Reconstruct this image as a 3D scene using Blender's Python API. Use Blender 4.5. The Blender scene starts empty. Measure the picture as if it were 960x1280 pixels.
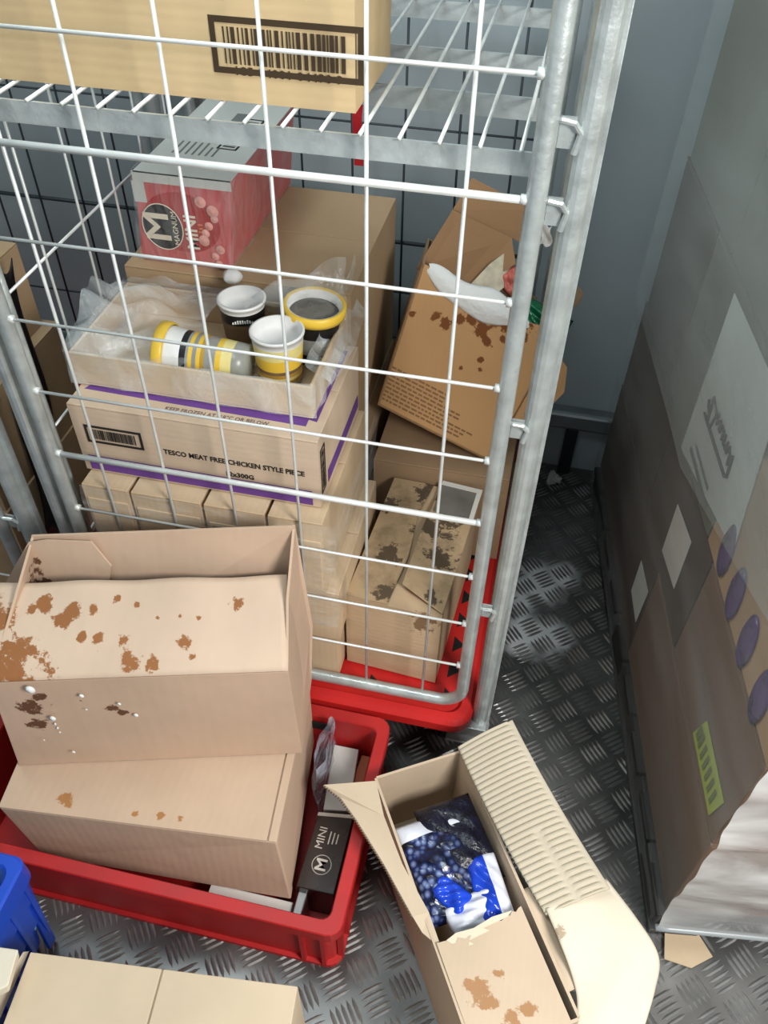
import bpy, bmesh, math, random
import numpy as np
from mathutils import Matrix, Vector
random.seed(7)
PI = math.pi
sc = bpy.context.scene
COL = sc.collection
# ------------------------------------------------------------ camera
CR = [[0.9765957, 0.2145543, 0.0150765], [0.1632705, -0.6938834, -0.7013334], [-0.1400127, 0.6873808, -0.7126739]]
CC = Vector([0.10396, -0.94643, 1.73763])
FPX = 1033.194
cam = bpy.data.cameras.new('camera'); camo = bpy.data.objects.new('camera', cam); COL.objects.link(camo)
cam.sensor_fit = 'VERTICAL'; cam.sensor_height = 24.0; cam.lens = FPX/1280*24
m = Matrix(((CR[0][0], -CR[1][0], -CR[2][0]), (CR[0][1], -CR[1][1], -CR[2][1]), (CR[0][2], -CR[1][2], -CR[2][2])))
camo.matrix_world = Matrix.Translation(CC) @ m.to_4x4()
cam.clip_start = 0.02
sc.camera = camo
# ------------------------------------------------------------ light and exposure
sc.view_settings.view_transform = 'Standard'
sc.view_settings.look = 'None'
sc.view_settings.gamma = 1
sc.view_settings.use_curve_mapping = False
sc.view_settings.exposure = 0.0
W = bpy.data.worlds.new('world'); sc.world = W; W.use_nodes = True
W.node_tree.nodes['Background'].inputs[0].default_value = (0.86, 0.95, 1.0, 1)
W.node_tree.nodes['Background'].inputs[1].default_value = 0.48
def area(name, loc, target, sx, sy, power, col):
    l = bpy.data.lights.new(name, 'AREA'); l.shape = 'RECTANGLE'; l.size = sx; l.size_y = sy; l.energy = power; l.color = col
    o = bpy.data.objects.new(name, l); COL.objects.link(o); o.location = loc
    o.rotation_euler = (Vector(target)-Vector(loc)).to_track_quat('-Z', 'Y').to_euler()
    return o
area('door_light', (1.10, -1.10, 1.80), (0.42, -0.40, 0.1), 0.5, 0.5, 46, (1.0, 0.97, 0.93))
area('overhead_fill_light', (-0.55, -0.15, 2.38), (0.1, 0.7, 0.9), 1.3, 0.3, 24, (0.86, 0.97, 1.0))  # added unseen fill from above, for the back wall and general brightness

# ------------------------------------------------------------ helpers
def at(p, **k):
    """point seen at photo pixel p lying on the plane x=, y= or z= (metres)"""
    a, b = (p[0]-480)/FPX, (p[1]-640)/FPX
    d = Vector([CR[0][i]*a + CR[1][i]*b + CR[2][i] for i in range(3)])
    n, v = list(k.items())[0]; i = 'xyz'.index(n)
    t = (v - CC[i])/d[i]
    return CC + d*t
def lin(c):
    c = c/255.0
    return c/12.92 if c <= 0.04045 else ((c+0.055)/1.055)**2.4
def rgb(r, g, b): return (lin(r), lin(g), lin(b), 1)

class MB:
    def __init__(s): s.v = []; s.f = []; s.mi = []
    def add(s, vs, fs, mi=0):
        n = len(s.v); s.v += [tuple(v) for v in vs]; s.f += [tuple(i+n for i in f) for f in fs]; s.mi += [mi]*len(fs)
    def hexa(s, b, t, mi=0):
        """8 corners: bottom loop b (4), top loop t (4), both counter-clockwise from above"""
        s.add(list(b)+list(t), [(3, 2, 1, 0), (4, 5, 6, 7), (0, 1, 5, 4), (1, 2, 6, 5), (2, 3, 7, 6), (3, 0, 4, 7)], mi)
    def box(s, x0, x1, y0, y1, z0, z1, mi=0, M=None):
        p = [Vector(q) for q in ((x0, y0, z0), (x1, y0, z0), (x1, y1, z0), (x0, y1, z0), (x0, y0, z1), (x1, y0, z1), (x1, y1, z1), (x0, y1, z1))]
        if M is not None: p = [M @ q for q in p]
        s.hexa(p[:4], p[4:], mi)
    def slab(s, pts, th, mi=0):
        """flat or warped polygon given a real thickness"""
        pts = [Vector(p) for p in pts]; n = Vector((0, 0, 0)); k = len(pts)
        for i in range(k):
            a, b = pts[i], pts[(i+1) % k]; n += a.cross(b)
        n.normalize(); q = [p - n*th for p in pts]
        fs = [tuple(range(k)), tuple(range(2*k-1, k-1, -1))]
        fs += [(i+k, (i+1) % k + k, (i+1) % k, i) for i in range(k)]
        s.add(pts+q, fs, mi)
    def tube(s, path, r, n=10, mi=0, closed=False):
        path = [Vector(p) for p in path]; k = len(path); rings = []
        up = None
        for i in range(k):
            if closed: d = path[(i+1) % k]-path[i-1]
            else: d = path[min(i+1, k-1)]-path[max(i-1, 0)]
            d.normalize()
            if up is None:
                up = Vector((0, 0, 1)) if abs(d.z) < 0.9 else Vector((0, 1, 0))
            a = d.cross(up); 
            if a.length < 1e-5: a = d.orthogonal()
            a.normalize(); b = a.cross(d); up = b
            rings.append([path[i]+(a*math.cos(2*PI*j/n)+b*math.sin(2*PI*j/n))*r for j in range(n)])
        vs = [p for rg in rings for p in rg]; fs = []
        for i in range(k if closed else k-1):
            for j in range(n):
                i2 = (i+1) % k
                fs.append((i*n+j, i*n+(j+1) % n, i2*n+(j+1) % n, i2*n+j))
        if not closed:
            fs.append(tuple(range(n-1, -1, -1))); fs.append(tuple((k-1)*n+j for j in range(n)))
        s.add(vs, fs, mi)
    def lathe(s, prof, n=32, M=None, mi=0, band=None, cap=True):
        """prof: list of (r, z)"""
        vs = []; 
        for r, z in prof:
            for j in range(n):
                p = Vector((r*math.cos(2*PI*j/n), r*math.sin(2*PI*j/n), z))
                vs.append(M @ p if M is not None else p)
        k = len(prof); n0 = len(s.v); s.v += [tuple(v) for v in vs]
        for i in range(k-1):
            for j in range(n):
                s.f.append(tuple(n0+q for q in (i*n+j, i*n+(j+1) % n, (i+1)*n+(j+1) % n, (i+1)*n+j)))
                s.mi.append(band[i] if band else mi)
        if cap and prof[0][0] > 1e-6: s.f.append(tuple(n0+j for j in range(n-1, -1, -1))); s.mi.append(band[0] if band else mi)
        if cap and prof[-1][0] > 1e-6: s.f.append(tuple(n0+(k-1)*n+j for j in range(n))); s.mi.append(band[-1] if band else mi)
    def surf(s, fn, nu, nv, mi=0, close=False):
        vs = [fn(i/nu, j/nv) for i in range(nu+1) for j in range(nv+1)]
        fs = [(i*(nv+1)+j, (i+1)*(nv+1)+j, (i+1)*(nv+1)+j+1, i*(nv+1)+j+1) for i in range(nu) for j in range(nv)]
        s.add(vs, fs, mi)
    def build(s, name, mats, parent=None, smooth=False, bevel=0, solid=0, weld=False, seg=2):
        if not isinstance(mats, (list, tuple)): mats = [mats]
        me = bpy.data.meshes.new(name); off = Vector((0, 0, 0))
        if parent is not None: off = Vector(parent.get('_o', (0, 0, 0)))
        me.from_pydata([tuple(Vector(v)-off) for v in s.v], [], s.f)
        for mt in mats: me.materials.append(mt)
        me.polygons.foreach_set('material_index', s.mi)
        if weld or smooth:
            bm = bmesh.new(); bm.from_mesh(me); bmesh.ops.remove_doubles(bm, verts=bm.verts, dist=1e-5)
            bmesh.ops.recalc_face_normals(bm, faces=bm.faces); bm.to_mesh(me); bm.free()
        if smooth: me.polygons.foreach_set('use_smooth', [True]*len(me.polygons))
        me.update()
        o = bpy.data.objects.new(name, me); COL.objects.link(o)
        if parent is not None: o.parent = parent; 
        o['_o'] = tuple(off)
        if bevel:
            b = o.modifiers.new('bevel', 'BEVEL'); b.width = bevel; b.segments = seg; b.limit_method = 'ANGLE'; b.angle_limit = 0.6
            try: b.harden_normals = False
            except Exception: pass
        if solid:
            b = o.modifiers.new('solid', 'SOLIDIFY'); b.thickness = solid; b.offset = 0
        return o
def tag(o, label=None, cat=None, group=None, kind=None):
    if label: o['label'] = label
    if cat: o['category'] = cat
    if group: o['group'] = group
    if kind: o['kind'] = kind
    return o
def thing(name, label, cat, base, group=None):
    """Empty at the base of the thing; parts are then given in world metres and stored relative to it"""
    o = bpy.data.objects.new(name, None); COL.objects.link(o); o.location = base; o['_o'] = tuple(base); o.empty_display_size = .05
    return tag(o, label, cat, group)
def single(o, base=None):
    """move a one-mesh thing's origin to its own base centre"""
    me = o.data; vs = [v.co.copy() for v in me.vertices]
    c = Vector((sum(v.x for v in vs)/len(vs), sum(v.y for v in vs)/len(vs), min(v.z for v in vs)))
    me.transform(Matrix.Translation(-c)); o.location = c; o['_o'] = tuple(c)
    return o
def frame(o, e1, e3):
    """4x4 from origin o, x axis e1 and approximate z axis e3"""
    x = Vector(e1).normalized(); z = Vector(e3); z = (z - x*z.dot(x)).normalized(); y = z.cross(x)
    return Matrix(((x.x, y.x, z.x, o[0]), (x.y, y.y, z.y, o[1]), (x.z, y.z, z.z, o[2]), (0, 0, 0, 1)))
def rotz(x, y, z, a): return Matrix.Translation((x, y, z)) @ Matrix.Rotation(a, 4, 'Z')
def lettering(name, text, size, M, mat, parent, sx=1.0, th=0.0003, bold=0.0):
    cu = bpy.data.curves.new('t', 'FONT'); cu.body = text; cu.size = size; cu.extrude = th; cu.offset = bold; cu.resolution_u = 2
    cu.align_x = 'CENTER'; cu.align_y = 'CENTER'
    t = bpy.data.objects.new('t', cu); COL.objects.link(t)
    bpy.context.view_layer.update()
    me = bpy.data.meshes.new_from_object(t.evaluated_get(bpy.context.evaluated_depsgraph_get()))
    bpy.data.objects.remove(t); bpy.data.curves.remove(cu)
    off = Vector(parent.get('_o', (0, 0, 0)))
    me.transform(Matrix.Translation(-off) @ M @ Matrix.Diagonal((sx, 1, 1, 1)))
    me.materials.clear(); me.materials.append(mat)
    o = bpy.data.objects.new(name, me); COL.objects.link(o); o.parent = parent; o['_o'] = tuple(off)
    return o
def barcode(M, w, h, mat, parent, fr=0.006, seed=1, name='barcode', label=None):
    """black frame and bars printed on the face whose plane is M's xy plane, centred"""
    b = MB(); rr = random.Random(seed); t = .0004
    b.box(-w/2, w/2, h/2-fr, h/2, 0, t, 0, M); b.box(-w/2, w/2, -h/2, -h/2+fr, 0, t, 0, M)
    b.box(-w/2, -w/2+fr, -h/2+fr, h/2-fr, 0, t, 0, M); b.box(w/2-fr, w/2, -h/2+fr, h/2-fr, 0, t, 0, M)
    x = -w/2+fr+.05*w
    while x < w/2-fr-.07*w:
        bw = rr.choice((.009, .009, .018, .026))*w
        b.box(x, x+bw, -h/2+fr+.004*1, h/2-fr-.004, 0, t, 0, M); x += bw+rr.choice((.010, .014, .02))*w
    o = b.build(name, mat, parent)
    if label: o['label'] = label
    return o

# ------------------------------------------------------------ materials
def mat(name, col, rough=.6, metal=0, spec=.5, bump=0, bscale=60, var=0, vscale=4, trans=0, alpha=1, emis=None):
    M = bpy.data.materials.new(name); M.use_nodes = True; N = M.node_tree.nodes; L = M.node_tree.links
    b = N['Principled BSDF']; b.inputs['Base Color'].default_value = col; b.inputs['Roughness'].default_value = rough
    b.inputs['Metallic'].default_value = metal; b.inputs['Specular IOR Level'].default_value = spec
    b.inputs['Transmission Weight'].default_value = trans; b.inputs['Alpha'].default_value = alpha
    tc = N.new('ShaderNodeTexCoord')
    if var:
        n = N.new('ShaderNodeTexNoise'); n.inputs['Scale'].default_value = vscale; n.inputs['Detail'].default_value = 5
        L.new(tc.outputs['Object'], n.inputs['Vector'])
        r = N.new('ShaderNodeMapRange'); r.inputs['From Min'].default_value = .3; r.inputs['From Max'].default_value = .7
        r.inputs['To Min'].default_value = 1-var; r.inputs['To Max'].default_value = 1+var
        L.new(n.outputs['Fac'], r.inputs['Value'])
        x = N.new('ShaderNodeVectorMath'); x.operation = 'SCALE'; x.inputs[0].default_value = col[:3]; L.new(r.outputs[0], x.inputs['Scale'])
        L.new(x.outputs[0], b.inputs['Base Color'])
        r2 = N.new('ShaderNodeMapRange'); r2.inputs['To Min'].default_value = max(0, rough-.12); r2.inputs['To Max'].default_value = min(1, rough+.12)
        L.new(n.outputs['Fac'], r2.inputs['Value']); L.new(r2.outputs[0], b.inputs['Roughness'])
    if bump:
        n = N.new('ShaderNodeTexNoise'); n.inputs['Scale'].default_value = bscale; n.inputs['Detail'].default_value = 4
        L.new(tc.outputs['Object'], n.inputs['Vector'])
        bp = N.new('ShaderNodeBump'); bp.inputs['Strength'].default_value = bump; bp.inputs['Distance'].default_value = .004
        L.new(n.outputs['Fac'], bp.inputs['Height']); L.new(bp.outputs[0], b.inputs['Normal'])
    return M
def card(name, col, stains=(), scol=None, speck=0, ridge='Z', rs=160, rough=.85, flat=(1, 1, 1)):
    """corrugated cardboard: soft mottling, faint flutes, and stains with their own shapes (x, y, z, radius)"""
    M = bpy.data.materials.new(name); M.use_nodes = True; N = M.node_tree.nodes; L = M.node_tree.links
    b = N['Principled BSDF']; b.inputs['Roughness'].default_value = rough; b.inputs['Specular IOR Level'].default_value = .25
    tc = N.new('ShaderNodeTexCoord')
    n = N.new('ShaderNodeTexNoise'); n.inputs['Scale'].default_value = 5; n.inputs['Detail'].default_value = 6
    L.new(tc.outputs['Object'], n.inputs['Vector'])
    r = N.new('ShaderNodeMapRange'); r.inputs['From Min'].default_value = .3; r.inputs['From Max'].default_value = .7
    r.inputs['To Min'].default_value = .92; r.inputs['To Max'].default_value = 1.07
    L.new(n.outputs['Fac'], r.inputs['Value'])
    x = N.new('ShaderNodeVectorMath'); x.operation = 'SCALE'; x.inputs[0].default_value = col[:3]; L.new(r.outputs[0], x.inputs['Scale'])
    cur = x.outputs[0]
    if stains:
        wn = N.new('ShaderNodeTexNoise'); wn.inputs['Scale'].default_value = 45; wn.inputs['Detail'].default_value = 5; wn.inputs['Roughness'].default_value = .7
        L.new(tc.outputs['Object'], wn.inputs['Vector'])
        tot = None; fl = N.new('ShaderNodeVectorMath'); fl.operation = 'MULTIPLY'; L.new(tc.outputs['Object'], fl.inputs[0]); fl.inputs[1].default_value = flat
        for (sx, sy, sz, sr) in stains:
            d = N.new('ShaderNodeVectorMath'); d.operation = 'DISTANCE'; L.new(fl.outputs[0], d.inputs[0]); d.inputs[1].default_value = (sx*flat[0], sy*flat[1], sz*flat[2])
            q = N.new('ShaderNodeMath'); q.operation = 'DIVIDE'; L.new(d.outputs['Value'], q.inputs[0]); q.inputs[1].default_value = sr
            if tot is None: tot = q.outputs[0]
            else:
                mn = N.new('ShaderNodeMath'); mn.operation = 'MINIMUM'; L.new(tot, mn.inputs[0]); L.new(q.outputs[0], mn.inputs[1]); tot = mn.outputs[0]
        ad = N.new('ShaderNodeMath'); ad.operation = 'MULTIPLY_ADD'; L.new(wn.outputs['Fac'], ad.inputs[0]); ad.inputs[1].default_value = 4.2; ad.inputs[2].default_value = -2.15
        sm = N.new('ShaderNodeMath'); sm.operation = 'ADD'; L.new(tot, sm.inputs[0]); L.new(ad.outputs[0], sm.inputs[1])
        mr = N.new('ShaderNodeMapRange'); mr.inputs['From Min'].default_value = .85; mr.inputs['From Max'].default_value = .6
        L.new(sm.outputs[0], mr.inputs['Value'])
        mx = N.new('ShaderNodeMix'); mx.data_type = 'RGBA'; L.new(mr.outputs[0], mx.inputs[0]); L.new(cur, mx.inputs[6]); mx.inputs[7].default_value = scol or rgb(128, 88, 58)
        cur = mx.outputs[2]
    if speck:
        vn = N.new('ShaderNodeTexNoise'); vn.inputs['Scale'].default_value = 9; vn.inputs['Detail'].default_value = 8; vn.inputs['Roughness'].default_value = .65
        L.new(tc.outputs['Object'], vn.inputs['Vector'])
        mr = N.new('ShaderNodeMapRange'); mr.inputs['From Min'].default_value = .5; mr.inputs['From Max'].default_value = .66; mr.inputs['To Max'].default_value = speck
        L.new(vn.outputs['Fac'], mr.inputs['Value'])
        mx = N.new('ShaderNodeMix'); mx.data_type = 'RGBA'; L.new(mr.outputs[0], mx.inputs[0]); L.new(cur, mx.inputs[6]); mx.inputs[7].default_value = rgb(92, 78, 62)
        cur = mx.outputs[2]
    L.new(cur, b.inputs['Base Color'])
    w = N.new('ShaderNodeTexWave'); w.bands_direction = ridge; w.inputs['Scale'].default_value = rs/6.28; w.inputs['Distortion'].default_value = .5
    L.new(tc.outputs['Object'], w.inputs['Vector'])
    n2 = N.new('ShaderNodeTexNoise'); n2.inputs['Scale'].default_value = 14; n2.inputs['Detail'].default_value = 3; L.new(tc.outputs['Object'], n2.inputs['Vector'])
    ma = N.new('ShaderNodeMath'); ma.operation = 'MULTIPLY_ADD'; L.new(w.outputs['Fac'], ma.inputs[0]); ma.inputs[1].default_value = .06; L.new(n2.outputs['Fac'], ma.inputs[2])
    bp = N.new('ShaderNodeBump'); bp.inputs['Strength'].default_value = .35; bp.inputs['Distance'].default_value = .006
    L.new(ma.outputs[0], bp.inputs['Height']); L.new(bp.outputs[0], b.inputs['Normal'])
    return M
def film(name, col=(.9, .95, .95, 1), op=.25, rough=.18, scale=18, aniso=(1, 1, 1), bump=.6, bright=.9):
    """clear stretch film: mostly transparent, milky where it is bunched, glossy wrinkles"""
    M = bpy.data.materials.new(name); M.use_nodes = True; N = M.node_tree.nodes; L = M.node_tree.links
    for q in list(N): N.remove(q)
    out = N.new('ShaderNodeOutputMaterial'); tc = N.new('ShaderNodeTexCoord'); mp = N.new('ShaderNodeMapping'); mp.inputs['Scale'].default_value = aniso
    L.new(tc.outputs['Object'], mp.inputs['Vector'])
    n = N.new('ShaderNodeTexNoise'); n.inputs['Scale'].default_value = scale; n.inputs['Detail'].default_value = 5; n.inputs['Distortion'].default_value = .6
    L.new(mp.outputs[0], n.inputs['Vector'])
    bp = N.new('ShaderNodeBump'); bp.inputs['Strength'].default_value = bump; bp.inputs['Distance'].default_value = .02; L.new(n.outputs['Fac'], bp.inputs['Height'])
    tr = N.new('ShaderNodeBsdfTransparent'); pr = N.new('ShaderNodeBsdfPrincipled'); pr.inputs['Base Color'].default_value = col
    pr.inputs['Roughness'].default_value = rough; pr.inputs['Specular IOR Level'].default_value = bright; L.new(bp.outputs[0], pr.inputs['Normal'])
    mr = N.new('ShaderNodeMapRange'); mr.inputs['From Min'].default_value = .35; mr.inputs['From Max'].default_value = .75
    mr.inputs['To Min'].default_value = op*.4; mr.inputs['To Max'].default_value = min(1, op*1.9); L.new(n.outputs['Fac'], mr.inputs['Value'])
    mx = N.new('ShaderNodeMixShader'); L.new(mr.outputs[0], mx.inputs[0]); L.new(tr.outputs[0], mx.inputs[1]); L.new(pr.outputs[0], mx.inputs[2])
    L.new(mx.outputs[0], out.inputs['Surface'])
    return M
ZINC = mat('galvanised_steel', rgb(186, 193, 192), .34, .5, .5, bump=.25, bscale=90, var=.16, vscale=30)
SHADE_WIRE = mat('shade_dark_wire', rgb(58, 66, 72), .5, .3)  # rear panel wires: shade and silhouette put into a darker wire colour
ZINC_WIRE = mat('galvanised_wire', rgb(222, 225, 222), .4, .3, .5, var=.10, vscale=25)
RED = mat('red_plastic', rgb(196, 34, 32), .45, var=.10, vscale=6)
REDD = mat('scuffed_red_plastic', rgb(176, 30, 30), .5, var=.16, vscale=9)
BLUE = mat('blue_plastic', rgb(30, 78, 200), .35, var=.08)
BLACK = mat('black_rubber', rgb(22, 22, 24), .7)
INK = mat('black_ink', rgb(32, 26, 22), .8)
INKB = mat('brown_black_ink', rgb(62, 46, 26), .8)
PURPLE = mat('purple_ink', rgb(104, 62, 140), .75, var=.08, vscale=20)
WHITE = mat('white_card', rgb(228, 226, 220), .5, var=.04)
FROST = mat('frost', rgb(232, 234, 232), .7, bump=.8, bscale=60)
ALU = mat('aluminium', rgb(150, 156, 158), .35, .8, var=.1, vscale=12)
KRAFT = rgb(190, 166, 140)
C_KRAFT = card('kraft_card', KRAFT)
C_KRAFT_IN = card('inner_kraft_card', rgb(190, 160, 126))
# ------------------------------------------------------------ room
def struct(o, label=None): o['kind'] = 'structure'; return o
def wallmat(name, col, panel=True):
    M = mat(name, col, .42, .0, .5, bump=.12, bscale=8, var=.06, vscale=2)
    return M
WALL = wallmat('blue_grey_panel', rgb(160, 170, 174))
YW = 1.06
b = MB(); b.box(-2.2, 1.9, YW, YW+.08, 0, 2.45); b.box(-2.2, 1.9, YW-.004, YW, 0, .17)
struct(b.build('wall_back', WALL))
b = MB(); b.box(-2.2, -2.12, -2.4, YW, 0, 2.45); struct(b.build('wall_left', WALL))
b = MB(); b.box(1.82, 1.9, -2.4, YW, 0, 2.45); struct(b.build('wall_right', WALL))
b = MB(); b.box(-2.2, 1.9, -2.4, YW+.08, 2.45, 2.53); struct(b.build('ceiling', mat('ceiling_panel', rgb(190, 196, 198), .6)))
# kick rail along the foot of the back wall
b = MB(); b.box(-2.1, 1.8, YW-.045, YW, .175, .235); struct(b.build('trim_1', ALU, bevel=.01))
b = MB(); b.box(.25, .285, YW-.04, YW-.004, 0, .175); b.box(-.9, -.865, YW-.04, YW-.004, 0, .175); b.box(1.2, 1.235, YW-.04, YW-.004, 0, .175)
struct(b.build('trim_2', mat('dark_bracket', rgb(46, 54, 58), .5, .6), bevel=.003))
# five-bar tread plate floor
FM = bpy.data.materials.new('tread_plate'); FM.use_nodes = True
N = FM.node_tree.nodes; L = FM.node_tree.links; pb = N['Principled BSDF']; pb.inputs['Metallic'].default_value = .6; pb.inputs['Roughness'].default_value = .33
tc = N.new('ShaderNodeTexCoord'); n1 = N.new('ShaderNodeTexNoise'); n1.inputs['Scale'].default_value = 5; n1.inputs['Detail'].default_value = 8
L.new(tc.outputs['Object'], n1.inputs['Vector'])
cr = N.new('ShaderNodeValToRGB'); cr.color_ramp.elements[0].position = .3; cr.color_ramp.elements[0].color = rgb(66, 66, 65); cr.color_ramp.elements[1].position = .72; cr.color_ramp.elements[1].color = rgb(138, 138, 136)
L.new(n1.outputs['Fac'], cr.inputs[0])
fn = N.new('ShaderNodeTexNoise'); fn.inputs['Scale'].default_value = 16; fn.inputs['Detail'].default_value = 7; L.new(tc.outputs['Object'], fn.inputs['Vector'])
tot = None
for (sx, sy, sz) in ((.21, .38, .09), (.28, .38, .07), (.23, .56, .09), (.29, .60, .06), (.19, .48, .06)):
    d = N.new('ShaderNodeVectorMath'); d.operation = 'DISTANCE'; L.new(tc.outputs['Object'], d.inputs[0]); d.inputs[1].default_value = (sx, sy, 0)
    q = N.new('ShaderNodeMath'); q.operation = 'DIVIDE'; L.new(d.outputs['Value'], q.inputs[0]); q.inputs[1].default_value = sz
    if tot is None: tot = q.outputs[0]
    else:
        mn = N.new('ShaderNodeMath'); mn.operation = 'MINIMUM'; L.new(tot, mn.inputs[0]); L.new(q.outputs[0], mn.inputs[1]); tot = mn.outputs[0]
ad = N.new('ShaderNodeMath'); ad.operation = 'MULTIPLY_ADD'; L.new(fn.outputs['Fac'], ad.inputs[0]); ad.inputs[1].default_value = 1.6; L.new(tot, ad.inputs[2])
mr = N.new('ShaderNodeMapRange'); mr.inputs['From Min'].default_value = 1.9; mr.inputs['From Max'].default_value = 1.2; mr.inputs['To Max'].default_value = .95; L.new(ad.outputs[0], mr.inputs['Value'])
mx = N.new('ShaderNodeMix'); mx.data_type = 'RGBA'; L.new(mr.outputs[0], mx.inputs[0]); L.new(cr.outputs[0], mx.inputs[6]); mx.inputs[7].default_value = rgb(240, 242, 244)
L.new(mx.outputs[2], pb.inputs['Base Color'])
iv = N.new('ShaderNodeMath'); iv.operation = 'MULTIPLY_ADD'; L.new(mr.outputs[0], iv.inputs[0]); iv.inputs[1].default_value = -.6; iv.inputs[2].default_value = .6; L.new(iv.outputs[0], pb.inputs['Metallic'])
bpn = N.new('ShaderNodeBump'); bpn.inputs['Strength'].default_value = .15; L.new(fn.outputs['Fac'], bpn.inputs['Height']); L.new(bpn.outputs[0], pb.inputs['Normal'])
b = MB(); b.box(-2.2, 1.9, -2.4, YW+.08, -.05, 0)
P = .078; ca = math.cos(math.radians(45)); 
def bar(b, cx, cy, a, l=.026, w=.0036, h=.0026):
    c, s = math.cos(a), math.sin(a)
    def p(u, v, z): return (cx+u*c-v*s, cy+u*s+v*c, z)
    b.add([p(-l, 0, 0), p(-l*.5, -w, 0), p(l*.5, -w, 0), p(l, 0, 0), p(l*.5, w, 0), p(-l*.5, w, 0), p(-l*.55, 0, h), p(l*.55, 0, h)],
          [(0, 1, 6), (1, 2, 7, 6), (2, 3, 7), (3, 4, 7), (4, 5, 6, 7), (5, 0, 6)], 1)
T0 = math.radians(38)
for i in range(-60, 61):
    for j in range(-60, 61):
        gx = (i*math.cos(T0)-j*math.sin(T0))*P*.78; gy = (i*math.sin(T0)+j*math.cos(T0))*P*.78
        if not (-1.5 < gx < 1.3 and -1.35 < gy < 1.03): continue
        a = T0 + (PI/2 if (i+j) % 2 else 0)
        for k in range(-2, 3):
            bar(b, gx-math.sin(a)*k*.0112, gy+math.cos(a)*k*.0112, a)
struct(b.build('floor', [FM, mat('lit_tread_bar', rgb(150, 150, 148), .32, .6, var=.2, vscale=14)]))  # bars lighter than the plate: the light they catch is put into their colour

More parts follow.
